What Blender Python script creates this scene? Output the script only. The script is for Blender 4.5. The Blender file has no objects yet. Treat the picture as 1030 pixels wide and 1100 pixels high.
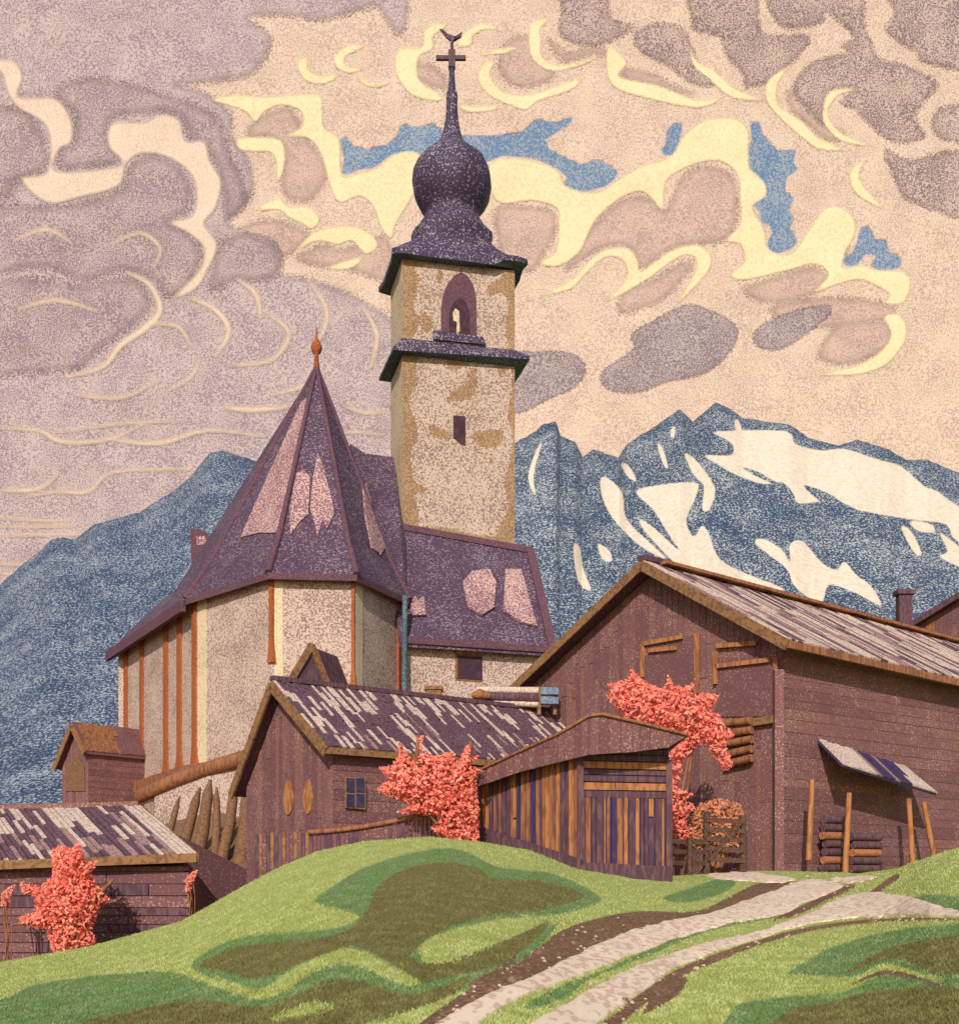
import bpy, math, random
import numpy as np
from mathutils import Vector
random.seed(7); rng = np.random.default_rng(7)
S = bpy.context.scene
COL = S.collection

# ------------------------------------------------------------------ camera, world, sun, exposure
F, CX, HY, CZ = 1300.0, 515.0, 950.0, 1.6        # focal length and principal point in photo pixels, eye height
cam = bpy.data.cameras.new('camera'); cam_o = bpy.data.objects.new('camera', cam); COL.objects.link(cam_o)
cam.sensor_fit = 'HORIZONTAL'; cam.sensor_width = 36.0; cam.lens = 36.0 * F / 1030.0
cam.shift_y = (HY - 550.0) / 1030.0
cam.clip_start = 0.1; cam.clip_end = 30000
cam_o.location = (0, 0, CZ); cam_o.rotation_euler = (math.radians(90), 0, 0)
S.camera = cam_o
SUN = Vector((-.14, -.86, .47)).normalized()
elev = math.asin(SUN.z); azim = math.atan2(SUN.x, SUN.y)
W = bpy.data.worlds.new('World'); S.world = W; W.use_nodes = True
nt = W.node_tree; bg = nt.nodes['Background']
sk = nt.nodes.new('ShaderNodeTexSky'); sk.sky_type = 'NISHITA'; sk.sun_disc = False
sk.sun_elevation = elev; sk.sun_rotation = azim
nt.links.new(sk.outputs[0], bg.inputs[0]); bg.inputs[1].default_value = 0.10
sun = bpy.data.lights.new('sun', 'SUN'); sun.energy = 3.2; sun.angle = math.radians(.5); sun.color = (1, .96, .90)
sun_o = bpy.data.objects.new('sun', sun); COL.objects.link(sun_o)
sun_o.rotation_euler = SUN.to_track_quat('Z', 'Y').to_euler()
S.view_settings.view_transform = 'Standard'; S.view_settings.look = 'None'
S.view_settings.exposure = 0.2; S.view_settings.gamma = 1.0
S.render.engine = 'CYCLES'

# ------------------------------------------------------------------ helpers
def P(px, py, d):                                  # point seen at a photo pixel, d metres away
    return Vector(((px - CX) * d / F, d, CZ + (HY - py) * d / F))
def proj(p):
    return CX + p[0] * F / p[1], HY - (p[2] - CZ) * F / p[1]
def on_plane(px, py, o, n):                        # point of the plane (o, n) seen at a pixel
    r = Vector(((px - CX) / F, 1, (HY - py) / F)); c = Vector((0, 0, CZ))
    return c + r * ((o - c).dot(n) / r.dot(n))
def lin(c):
    return tuple((v / 12.92 if v <= .04045 else ((v + .055) / 1.055) ** 2.4) for v in [x / 255 for x in c])
KA = 1.12
def alb(c): return tuple(min(.93, v / KA) for v in lin(c)) + (1,)

def spec_nodes(nt, co, spec):
    """colour with two tones mingled in a grain; spec = (tone a, tone b, grain size in metres, share of b)"""
    a, b, g, share = spec[:4]
    N, L = nt.nodes, nt.links
    tx = N.new('ShaderNodeTexNoise'); tx.inputs['Scale'].default_value = 1.0 / g
    tx.inputs['Detail'].default_value = 1.5; tx.inputs['Roughness'].default_value = .6
    mp = N.new('ShaderNodeMapping'); L.new(co, mp.inputs[0])
    if len(spec) > 4: mp.inputs['Scale'].default_value = spec[4]
    L.new(mp.outputs[0], tx.inputs['Vector'])
    t2 = N.new('ShaderNodeTexNoise'); t2.inputs['Scale'].default_value = 1.0 / (g * 22); t2.inputs['Detail'].default_value = 3
    L.new(co, t2.inputs['Vector'])
    ad = N.new('ShaderNodeMath'); ad.operation = 'MULTIPLY_ADD'; L.new(t2.outputs[0], ad.inputs[0]); ad.inputs[1].default_value = .26
    ad2 = N.new('ShaderNodeMath'); ad2.operation = 'SUBTRACT'; L.new(tx.outputs[0], ad.inputs[2]); L.new(ad.outputs[0], ad2.inputs[0]); ad2.inputs[1].default_value = .13
    mr = N.new('ShaderNodeMapRange'); mr.interpolation_type = 'SMOOTHSTEP'
    c = .5 + (.5 - share) * .36
    mr.inputs[1].default_value = c - .075; mr.inputs[2].default_value = c + .075
    L.new(ad2.outputs[0], mr.inputs[0])
    mx = N.new('ShaderNodeMix'); mx.data_type = 'RGBA'
    mx.inputs[6].default_value = alb(a); mx.inputs[7].default_value = alb(b)
    L.new(mr.outputs[0], mx.inputs[0])
    return mx.outputs[2], tx.outputs[0]

def mat(name, spec, layers=(), rough=.85, bump=.25, spec_lvl=.15, jit=2.0, soft=None):
    """base grain plus layers [(vertex attribute holding a signed distance, grain spec)] for brown wall patches, painted meadow shade, snow fields"""
    m = bpy.data.materials.new(name); m.use_nodes = True
    nt = m.node_tree; N, L = nt.nodes, nt.links; B = N['Principled BSDF']
    B.inputs['Roughness'].default_value = rough; B.inputs['Specular IOR Level'].default_value = spec_lvl
    tc = N.new('ShaderNodeTexCoord'); co = tc.outputs['Object']
    col, fac = spec_nodes(nt, co, spec)
    for at, sp in layers:
        c2, f2 = spec_nodes(nt, co, sp)
        an = N.new('ShaderNodeAttribute'); an.attribute_name = at
        ma = N.new('ShaderNodeMath'); ma.operation = 'MULTIPLY_ADD'; L.new(f2, ma.inputs[0]); ma.inputs[1].default_value = jit; L.new(an.outputs['Fac'], ma.inputs[2])
        mr = N.new('ShaderNodeMapRange'); mr.inputs[1].default_value = jit * .5 - .7; mr.inputs[2].default_value = jit * .5 + .7
        L.new(ma.outputs[0], mr.inputs[0])
        mx = N.new('ShaderNodeMix'); mx.data_type = 'RGBA'; L.new(mr.outputs[0], mx.inputs[0]); L.new(col, mx.inputs[6]); L.new(c2, mx.inputs[7])
        col = mx.outputs[2]
    L.new(col, B.inputs['Base Color'])
    if soft:                                       # cloud thinning out towards its rim
        an = N.new('ShaderNodeAttribute'); an.attribute_name = 'edge'
        ma = N.new('ShaderNodeMath'); ma.operation = 'MULTIPLY_ADD'; L.new(fac, ma.inputs[0]); ma.inputs[1].default_value = soft * 1.6; L.new(an.outputs['Fac'], ma.inputs[2])
        mr = N.new('ShaderNodeMapRange'); mr.inputs[1].default_value = soft * .8; mr.inputs[2].default_value = soft * 1.8; L.new(ma.outputs[0], mr.inputs[0])
        L.new(mr.outputs[0], B.inputs['Alpha'])
    if bump:
        bp = N.new('ShaderNodeBump'); bp.inputs['Strength'].default_value = bump; bp.inputs['Distance'].default_value = spec[2] * .5
        L.new(fac, bp.inputs['Height']); L.new(bp.outputs[0], B.inputs['Normal'])
    return m

ROOT = {}
def tag(o, label=None, cat=None, group=None, kind=None):
    if label: o['label'] = label
    if cat: o['category'] = cat
    if group: o['group'] = group
    if kind: o['kind'] = kind
    return o
def thing(name, loc, label, cat, group=None):
    o = bpy.data.objects.new(name, None); COL.objects.link(o); o.location = loc; o.empty_display_size = .3
    ROOT[o] = Vector(loc); return tag(o, label, cat, group)

class MB:
    """collects faces in world coordinates; build() links them as one mesh object"""
    def __init__(s): s.v, s.f, s.m, s.sm = [], [], [], []
    def face(s, pts, m=0, sm=False):
        b = len(s.v); s.v += [Vector(p) for p in pts]; s.f.append(list(range(b, b + len(pts)))); s.m.append(m); s.sm.append(sm)
    def mesh(s, vs, fs, m=0, sm=False):
        b = len(s.v); s.v += [Vector(p) for p in vs]
        for f in fs: s.f.append([b + i for i in f]); s.m.append(m); s.sm.append(sm)
    def slab(s, pts, ext, m=0):                    # polygon pts (outer face) extruded by the vector ext
        pts = [Vector(p) for p in pts]; n = len(pts); ext = Vector(ext)
        nn = Vector((0, 0, 0))
        for i in range(n): nn += (pts[i] - pts[0]).cross(pts[(i + 1) % n] - pts[0])
        if nn.dot(ext) > 0: pts = pts[::-1]
        q = [p + ext for p in pts]
        s.mesh(pts + q, [list(range(n)), list(range(2 * n - 1, n - 1, -1))] + [[(i + 1) % n, i, n + i, n + (i + 1) % n] for i in range(n)], m)
    def bar(s, a, b, w, h, m=0, up=(0, 0, 1)):     # rectangular bar from a to b
        a, b = Vector(a), Vector(b); t = (b - a).normalized(); up = Vector(up)
        if abs(t.dot(up)) > .95: up = Vector((0, -1, 0))
        x = t.cross(up).normalized() * (w / 2); y = x.cross(t).normalized() * (h / 2)
        s.slab([a - x - y, a + x - y, a + x + y, a - x + y], b - a, m)
    def tube(s, path, radii, n=10, m=0, cap=True, sm=True):
        path = [Vector(p) for p in path]; vs = []
        for i, p in enumerate(path):
            t = (path[min(i + 1, len(path) - 1)] - path[max(i - 1, 0)]).normalized()
            x = t.cross(Vector((.31, .9, .2))).normalized(); y = t.cross(x)
            for k in range(n):
                a = 2 * math.pi * k / n; vs.append(p + (x * math.cos(a) + y * math.sin(a)) * radii[i])
        fs = [[i * n + k, i * n + (k + 1) % n, (i + 1) * n + (k + 1) % n, (i + 1) * n + k] for i in range(len(path) - 1) for k in range(n)]
        s.mesh(vs, fs, m, sm)
        if cap:
            s.mesh(vs[:n], [list(range(n))[::-1]], m); s.mesh(vs[-n:], [list(range(n))], m)
    def planks(s, poly, edir, width, length, th, pick, normal, gap=.012, jit=.5, seed=1):
        """covers a flat polygon with boards running along edir; pick(px, py, r) chooses each board's material"""
        R = random.Random(seed); poly = [Vector(p) for p in poly]; n = Vector(normal).normalized()
        e1 = Vector(edir); e1 = (e1 - n * e1.dot(n)).normalized(); e2 = n.cross(e1); o = poly[0]
        P2 = [((p - o).dot(e1), (p - o).dot(e2)) for p in poly]
        a0, a1 = min(p[0] for p in P2), max(p[0] for p in P2); b0, b1 = min(p[1] for p in P2), max(p[1] for p in P2)
        b = b0
        while b < b1:
            w = width * R.uniform(1 - jit * .5, 1 + jit * .5); a = a0 - R.random() * length
            while a < a1:
                l = length * R.uniform(.75, 1.25)
                q = clip2(P2, a + gap, a + l - gap, b + gap, b + w - gap)
                if len(q) > 2:
                    pts = [o + e1 * u + e2 * v + n * 0 for u, v in q]
                    c = sum(pts, Vector()) / len(pts); h = th * R.uniform(.6, 1.35)
                    s.slab([p + n * h for p in pts], n * (-h - .01), pick(*proj(c), R.random()))
                a += l
            b += w
    def build(s, name, mats, parent=None, label=None):
        me = bpy.data.meshes.new(name); off = ROOT.get(parent, Vector((0, 0, 0))) if parent else Vector((0, 0, 0))
        me.from_pydata([tuple(v - off) for v in s.v], [], s.f)
        for m in (mats if isinstance(mats, (list, tuple)) else [mats]): me.materials.append(m)
        me.polygons.foreach_set('material_index', s.m); me.polygons.foreach_set('use_smooth', s.sm); me.update()
        o = bpy.data.objects.new(name, me); COL.objects.link(o)
        if parent: o.parent = parent; ROOT[o] = off
        else: ROOT[o] = Vector((0, 0, 0))
        if label: o['label'] = label
        return o

def clip2(P2, a0, a1, b0, b1):
    for ax, lim, sg in ((0, a0, 1), (0, a1, -1), (1, b0, 1), (1, b1, -1)):
        out = []
        for i in range(len(P2)):
            p, q = P2[i], P2[(i + 1) % len(P2)]; dp, dq = sg * (p[ax] - lim), sg * (q[ax] - lim)
            if dp >= 0: out.append(p)
            if dp * dq < 0:
                t = dp / (dp - dq); out.append((p[0] + (q[0] - p[0]) * t, p[1] + (q[1] - p[1]) * t))
        P2 = out
        if len(P2) < 3: return []
    return P2

def smooth(pts, k=5, closed=True):                 # Catmull-Rom through the points
    p = np.array(pts, float); n = len(p); out = []
    for i in range(n if closed else n - 1):
        idx = [(i - 1) % n, i, (i + 1) % n, (i + 2) % n] if closed else [max(i - 1, 0), i, i + 1, min(i + 2, n - 1)]
        a, b, c, d = p[idx]
        for t in np.arange(k) / k:
            out.append(.5 * (2 * b + (c - a) * t + (2 * a - 5 * b + 4 * c - d) * t * t + (3 * b - a - 3 * c + d) * t ** 3))
    if not closed: out.append(p[-1])
    return np.array(out)
def stroke(pts, w):                                # a tapering brush-like band as a polygon
    c = smooth(pts, 4, False); t = np.gradient(c, axis=0); t /= np.linalg.norm(t, axis=1)[:, None] + 1e-9
    n = np.stack([-t[:, 1], t[:, 0]], 1); ww = w * (.25 + .75 * np.sin(np.linspace(.15, math.pi - .15, len(c))))[:, None] / 2
    return np.concatenate([c + n * ww, (c - n * ww)[::-1]])
def sdf(poly, X, Y):                               # signed distance, positive inside
    p = np.asarray(poly, float); D = np.full(X.shape, 1e9); ins = np.zeros(X.shape, bool)
    for i in range(len(p)):
        ax, ay = p[i - 1]; bx, by = p[i]; dx, dy = bx - ax, by - ay; l2 = dx * dx + dy * dy + 1e-12
        t = np.clip(((X - ax) * dx + (Y - ay) * dy) / l2, 0, 1)
        D = np.minimum(D, (X - ax - t * dx) ** 2 + (Y - ay - t * dy) ** 2)
        if ay != by: ins ^= ((ay > Y) != (by > Y)) & (X < (Y - ay) * dx / dy + ax)
    return np.where(ins, 1, -1) * np.sqrt(D)
def usdf(polys, X, Y):
    out = np.full(X.shape, -60.0)
    for p in polys:
        q = np.asarray(p, float); m = 60
        sel = (X > q[:, 0].min() - m) & (X < q[:, 0].max() + m) & (Y > q[:, 1].min() - m) & (Y < q[:, 1].max() + m)
        if sel.any(): out[sel] = np.maximum(out[sel], sdf(q, X[sel], Y[sel]))
    return out

def contour_mesh(name, X, Y, G, pos, skirt, m):
    """mesh of the region G > 0 of a regular grid with cut cells along its rim, and a rim wall `skirt` deep"""
    ny, nx = X.shape; V, idx = [], {}
    def vid(key, x, y, g):
        if key not in idx: idx[key] = len(V); V.append((x, y, g))
        return idx[key]
    faces = []
    pos_any = (G[:-1, :-1] > 0) | (G[1:, :-1] > 0) | (G[:-1, 1:] > 0) | (G[1:, 1:] > 0)
    for j, i in np.argwhere(pos_any):
        q = [(j, i), (j, i + 1), (j + 1, i + 1), (j + 1, i)]; poly = []
        for k in range(4):
            a, b = q[k], q[(k + 1) % 4]; ga, gb = G[a], G[b]
            if ga > 0: poly.append(vid(a, X[a], Y[a], ga))
            if (ga > 0) != (gb > 0):
                t = ga / (ga - gb); key = (a, b) if a < b else (b, a)
                poly.append(vid(key, X[a] + (X[b] - X[a]) * t, Y[a] + (Y[b] - Y[a]) * t, 0.0))
        if len(poly) > 2: faces.append(poly)
    A = np.array(V); pts = [tuple(p) for p in pos(A[:, 0], A[:, 1], A[:, 2])]
    if skirt is not None:
        cnt = {}
        for f in faces:
            for k in range(len(f)):
                e = (f[k], f[(k + 1) % len(f)]); r = (e[1], e[0])
                if r in cnt: del cnt[r]
                else: cnt[e] = 1
        back = [tuple(p) for p in skirt(A[:, 0], A[:, 1], A[:, 2])]; bi = {}
        for a, b in cnt:
            for v in (a, b):
                if v not in bi: bi[v] = len(pts); pts.append(back[v])
            faces.append([b, a, bi[a], bi[b]])
    me = bpy.data.meshes.new(name); me.from_pydata(pts, [], faces); me.materials.append(m)
    ea = me.attributes.new('edge', 'FLOAT', 'POINT'); ea.data.foreach_set('value', np.concatenate([A[:, 2], np.full(len(pts) - len(A), -9.)]).astype(np.float32))
    me.polygons.foreach_set('use_smooth', [True] * len(me.polygons)); me.update()
    o = bpy.data.objects.new(name, me); COL.objects.link(o); return o

def fbm(x, y, seed, octs=4):                       # cheap value noise, -1..1
    r = np.random.default_rng(seed); T = r.random((256, 256)); out = np.zeros(np.shape(x)); a = 1; tot = 0
    for o in range(octs):
        xi = np.floor(x).astype(int); yi = np.floor(y).astype(int); fx = x - xi; fy = y - yi
        fx = fx * fx * (3 - 2 * fx); fy = fy * fy * (3 - 2 * fy)
        g = lambda i, j: T[i % 256, j % 256]
        out += a * ((g(xi, yi) * (1 - fx) + g(xi + 1, yi) * fx) * (1 - fy) + (g(xi, yi + 1) * (1 - fx) + g(xi + 1, yi + 1) * fx) * fy)
        tot += a; a *= .5; x = x * 2 + 17; y = y * 2 + 31
    return out / tot * 2 - 1

def grid_obj(name, V3, nx, ny, m, attrs=None, sm=True):
    me = bpy.data.meshes.new(name)
    I = np.arange(nx * ny).reshape(ny, nx)
    fs = np.stack([I[:-1, :-1], I[:-1, 1:], I[1:, 1:], I[1:, :-1]], -1).reshape(-1, 4)
    me.from_pydata(V3.reshape(-1, 3).tolist(), [], fs.tolist())
    for k, v in (attrs or {}).items():
        a = me.attributes.new(k, 'FLOAT', 'POINT'); a.data.foreach_set('value', np.clip(v, -30, 30).astype(np.float32).ravel())
    me.materials.append(m); me.polygons.foreach_set('use_smooth', [sm] * len(me.polygons)); me.update()
    o = bpy.data.objects.new(name, me); COL.objects.link(o); return o
def P3(X, Y, D):
    return np.stack([(X - CX) * D / F, D + 0 * X, CZ + (HY - Y) * D / F], -1)

# ------------------------------------------------------------------ materials
M = {}
def g_at(d, px=1.9): return d / F * px             # grain size as it stands on something d metres away
M['plaster'] = mat('roughcast_plaster', ((212, 184, 165), (148, 120, 110), g_at(52), .44))
M['plaster_highlight'] = mat('highlight_strip', ((226, 204, 164), (198, 172, 138), g_at(52), .35))  # cream tone painting the highlight beside each wall corner
M['tower'] = mat('tower_render', ((208, 182, 162), (148, 120, 104), g_at(58), .44),
                 [('brown_patch', ((178, 142, 106), (142, 112, 84), g_at(58), .5))], jit=8)  # browner patches, mostly along the borders of the front
M['tower_lit'] = mat('tower_render_lit', ((226, 204, 166), (182, 152, 114), g_at(58), .4))  # paler copy of the render, puts the lit left face into colour
M['rust'] = mat('red_oxide_paint', ((178, 100, 58), (150, 82, 52), g_at(52), .4))
M['slate'] = mat('purple_shingles', ((84, 62, 80), (146, 124, 132), g_at(52, 2.2), .26))
M['slate_pink'] = mat('pink_highlight_shingles', ((136, 98, 106), (216, 174, 160), g_at(52, 2.0), .42))  # highlights on the church roofs, painted as a pink shingle tone
M['slate_edge'] = mat('roof_edge_board', ((98, 66, 78), (118, 84, 88), g_at(52), .4))
M['copper'] = mat('dull_green_metal', ((72, 92, 104), (120, 134, 136), g_at(52), .35), rough=.6)
M['dome'] = mat('dark_metal_shingles', ((70, 56, 78), (168, 152, 156), g_at(60, 2.0), .22), rough=.6)
M['iron'] = mat('dark_iron', ((84, 60, 72), (110, 80, 84), .1, .4), rough=.6)
M['dark'] = mat('dark_opening', ((70, 48, 58), (86, 58, 62), .3, .4))
M['darkblue'] = mat('dim_window_glass', ((58, 56, 84), (76, 68, 88), .2, .4), rough=.3, spec_lvl=.4)
M['barn'] = mat('old_brown_timber', ((126, 85, 84), (180, 142, 126), g_at(36, 1.7), .17))
M['barn2'] = mat('old_brown_timber_darker', ((117, 78, 79), (172, 134, 120), g_at(36, 1.7), .14))
M['barn3'] = mat('old_brown_timber_warm', ((133, 91, 84), (186, 146, 126), g_at(36, 1.7), .19))
M['verge'] = mat('ochre_bargeboard', ((150, 110, 72), (122, 86, 62), .12, .4))
M['orange'] = mat('orange_new_timber', ((186, 124, 78), (154, 98, 66), .1, .45, (1, 1, .2)))
M['orange2'] = mat('ochre_timber', ((164, 108, 72), (130, 84, 64), .1, .45, (1, 1, .2)))
M['plum'] = mat('plum_dark_timber', ((92, 64, 74), (116, 84, 84), .08, .4, (1, 1, .2)))
M['plumblue'] = mat('blue_black_timber', ((66, 54, 92), (84, 64, 84), .08, .4, (1, 1, .2)))
M['shingle_pale'] = mat('weathered_silver_boards', ((226, 200, 178), (176, 148, 138), g_at(38, 2), .4))
M['shingle_mid'] = mat('weathered_rose_boards', ((178, 140, 132), (134, 98, 100), g_at(38, 2), .45))
M['shingle_dark'] = mat('old_plum_boards', ((96, 68, 80), (130, 100, 104), g_at(38, 2), .3))
M['wood_post'] = mat('bark_brown_wood', ((138, 100, 70), (112, 80, 60), .08, .45))
M['gatewood'] = mat('dark_fence_wood', ((86, 62, 52), (112, 82, 64), .06, .4))
M['log'] = mat('cut_orange_log', ((190, 122, 84), (150, 92, 66), .05, .4))
M['bluepaint'] = mat('faded_blue_paint', ((104, 122, 142), (140, 150, 158), .1, .4))

# ------------------------------------------------------------------ sky and clouds
sm_ = bpy.data.materials.new('blue_sky'); sm_.use_nodes = True
n_ = sm_.node_tree; n_.nodes.clear(); out_ = n_.nodes.new('ShaderNodeOutputMaterial'); em_ = n_.nodes.new('ShaderNodeEmission')
tcs = n_.nodes.new('ShaderNodeTexCoord'); KA_, KA = KA, 1.19
c_, _f = spec_nodes(n_, tcs.outputs['Object'], ((122, 147, 178), (184, 188, 190), 9.0, .44)); KA = KA_
n_.links.new(c_, em_.inputs[0]); em_.inputs[1].default_value = 1.0; n_.links.new(em_.outputs[0], out_.inputs[0])
gx, gy = np.meshgrid(np.linspace(-1200, 2300, 60), np.linspace(-900, 1060, 40))
sky = grid_obj('sky', P3(gx, gy, 6900.0), 60, 40, sm_); tag(sky, kind='structure')

BLUE = [
 [(365,150),(372,147),(380,157),(395,160),(415,155),(428,145),(430,132),(445,136),(465,133),(476,140),(495,145),(530,145),(560,142),(575,128),(598,131),(618,124),(610,135),(585,150),(590,160),(605,168),(625,177),(642,170),(664,184),(660,193),(650,200),(632,205),(618,206),(602,200),(611,192),(600,182),(575,170),(540,167),(520,175),(505,175),(490,165),(440,165),(420,166),(402,180),(385,182),(372,188),(366,185),(370,172)],
 [(716,140),(724,131),(733,133),(730,150),(725,165),(714,168),(710,160),(715,155)],
 [(805,130),(815,130),(820,145),(835,162),(855,160),(852,175),(858,182),(845,190),(843,205),(853,212),(848,225),(853,235),(848,245),(858,258),(850,268),(835,272),(823,268),(825,258),(830,250),(825,240),(816,240),(818,230),(808,220),(822,212),(822,200),(815,190),(805,180),(803,165),(808,150)],
 [(905,275),(915,273),(920,262),(925,242),(935,245),(940,258),(952,257),(955,272),(968,275),(967,287),(945,292),(935,285),(942,275),(930,272),(920,285),(907,286)]]
CREAM = [smooth(p) for p in [
 [(229,107),(254,102),(289,104),(340,101),(346,117),(348,137),(364,150),(367,188),(385,186),(405,180),(425,165),(450,165),(452,190),(440,215),(425,240),(420,255),(410,245),(400,220),(385,210),(365,217),(355,200),(345,165),(330,147),(308,146),(325,135),(322,118),(300,112),(283,120),(274,130),(262,118)],
 [(255,150),(275,147),(300,150),(306,165),(303,185),(297,195),(297,175),(290,163),(270,162),(258,160)],
 [(275,225),(298,213),(310,222),(330,222),(343,235),(335,245),(325,240),(310,233),(300,225)],
 [(318,272),(330,255),(350,245),(380,243),(400,253),(405,265),(392,272),(378,258),(362,262),(345,258),(330,262)],
 [(525,180),(540,170),(570,172),(598,183),(608,200),(640,207),(665,192),(690,178),(720,168),(735,145),(760,128),(790,128),(803,140),(804,165),(806,182),(820,195),(822,210),(808,222),(820,245),(826,268),(850,272),(870,245),(885,225),(900,222),(915,232),(918,250),(908,270),(905,287),(925,285),(942,290),(970,292),(978,305),(970,325),(950,325),(955,315),(925,300),(900,305),(875,313),(890,295),(875,283),(845,290),(800,300),(785,295),(800,280),(795,262),(780,258),(795,240),(795,215),(793,190),(780,175),(760,172),(735,180),(715,195),(712,225),(702,215),(690,205),(670,210),(640,235),(622,270),(600,285),(580,282),(597,270),(600,240),(597,222),(570,215),(540,218),(528,205)],
 [(581,317),(613,301),(633,280),(651,268),(675,267),(685,280),(689,291),(720,270),(747,263),(763,274),(759,293),(728,325),(747,291),(745,275),(728,276),(696,299),(653,323),(673,299),(669,279),(650,276),(630,293),(612,310)],
 [(950,340),(965,338),(973,350),(970,370),(950,392),(920,402),(880,402),(920,393),(945,378),(957,360)],
 [(424,67),(430,52),(453,50),(456,32),(470,25),(479,28),(465,38),(464,52),(450,61),(450,85),(473,102),(470,108),(444,102),(428,84)],
 [(491,48),(502,32),(520,25),(537,32),(520,31),(508,38),(505,48)],
 [(513,84),(520,67),(531,67),(526,79),(537,96),(555,102),(578,99),(622,84),(613,96),(578,108),(566,117),(552,114),(526,102)],
 [(572,23),(590,20),(581,29),(581,44),(582,60),(601,70),(642,60),(630,67),(595,76),(572,63),(568,35)],
 [(653,51),(673,66),(665,82),(708,92),(747,107),(775,104),(751,115),(700,106),(657,90)],
 [(741,51),(749,66),(768,76),(788,94),(818,107),(786,104),(763,86),(745,70)],
 [(849,70),(825,86),(824,109),(845,133),(865,150),(880,160),(904,160),(878,147),(861,130),(836,112),(836,88)],
 [(884,117),(892,98),(919,96),(900,102),(889,121),(904,143),(935,156),(904,151),(886,133)],
 [(931,170),(913,184),(919,207),(947,223),(927,199),(923,184)],
 [(319,68),(330,60),(331,74),(345,81),(365,79),(350,89),(328,86)],
 [(359,60),(375,48),(390,50),(371,60),(373,71),(390,73),(375,78),(362,72)],
 [(490,112),(510,114),(532,113),(530,118),(505,120)], [(515,58),(535,52),(556,51),(540,57)],
 [(384,80),(398,88),(418,88),(405,93),(390,90)], [(352,288),(372,280),(390,276),(376,288)]]]
PALE = [smooth(p) for p in [
 [(-30,62),(0,64),(16,66),(24,82),(20,104),(59,106),(76,129),(76,152),(63,160),(61,184),(121,180),(131,172),(117,156),(121,133),(156,131),(172,123),(192,129),(199,151),(219,152),(225,172),(237,195),(231,223),(219,240),(233,262),(223,289),(211,309),(188,319),(215,289),(219,266),(203,250),(184,239),(207,231),(211,203),(203,184),(180,168),(152,164),(135,176),(127,199),(86,211),(51,217),(23,192),(51,184),(51,137),(20,115),(8,98),(0,76),(-30,74)]]]
PALE += [stroke(p, w) for p, w in [
 ([(20,332),(60,322),(104,334)], 4), ([(150,348),(190,350),(206,374)], 4), ([(80,424),(130,427),(172,408)], 4), ([(255,300),(275,316),(280,342)], 5), ([(15,258),(50,246),(78,262)], 4), ([(290,424),(322,416),(352,398)], 4), ([(120,262),(150,250),(172,266),(165,288)], 4),
 ([(135,292),(160,305),(172,332),(156,352),(129,371),(110,394),(70,405)], 7), ([(205,320),(232,333),(246,356),(231,383)], 6),
 ([(285,335),(309,354),(306,371),(288,388),(245,393)], 5), ([(330,300),(350,330),(345,360),(320,385)], 5), ([(390,330),(405,360),(398,395)], 5),
 ([(0,460),(41,462),(62,473),(90,475),(122,470),(163,451)], 5), ([(112,470),(141,475),(177,475),(223,462),(285,469)], 5),
 ([(0,527),(40,525),(62,510)], 5), ([(28,534),(60,528),(95,528),(122,507),(205,504)], 4), ([(240,437),(270,440),(310,437)], 6), ([(372,437),(392,443),(415,442)], 4),
 ([(0,557),(75,560)], 3), ([(0,566),(82,565)], 3), ([(0,575),(90,574)], 3), ([(0,606),(30,606)], 3), ([(0,616),(28,617)], 3), ([(60,465),(130,455),(200,452)], 3),
 ([(180,420),(205,405),(215,385)], 4), ([(330,470),(380,464),(412,468)], 3)]]
GREYL = [smooth([(-900,-700),(420,-700),(440,-20),(400,5),(345,20),(310,15),(265,18),(290,38),(285,60),(270,78),(245,85),(188,90),(215,98),(232,108),(248,125),(248,145),(262,165),(270,190),(268,215),(250,230),(245,240),(262,250),(290,255),(303,275),(300,293),(330,300),(360,310),(392,325),(425,352),(450,420),(460,560),(460,760),(-900,760)])]
GREYD = [smooth(p) for p in [
 [(595,-40),(604,9),(601,32),(613,44),(636,48),(660,41),(680,28),(655,17),(648,-40)],
 [(683,35),(708,25),(732,31),(743,51),(751,70),(773,84),(759,92),(735,84),(720,70),(689,55)],
 [(735,-40),(743,16),(747,31),(775,39),(779,55),(798,78),(802,92),(825,86),(853,63),(868,39),(822,37),(814,20),(806,-40)],
 [(822,-40),(828,10),(845,28),(880,24),(886,12),(900,20),(918,40),(905,48),(912,56),(872,68),(853,96),(872,121),(886,133),(884,113),(892,96),(919,94),(904,109),(919,117),(935,133),(958,151),(992,147),(982,125),(994,106),(1005,88),(970,70),(943,63),(935,43),(927,23),(919,-40)],
 [(955,-40),(962,12),(952,30),(968,45),(985,55),(1000,68),(1100,72),(1200,-40)],
 [(951,162),(974,172),(998,168),(1030,162),(1120,170),(1100,235),(1030,233),(1005,225),(974,213),(962,192)],
 [(1003,125),(1030,112),(1090,118),(1070,150),(1012,148)],
 [(700,-300),(900,-320),(1300,-200),(1500,-80),(1200,-60),(800,-90)]]]
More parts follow.
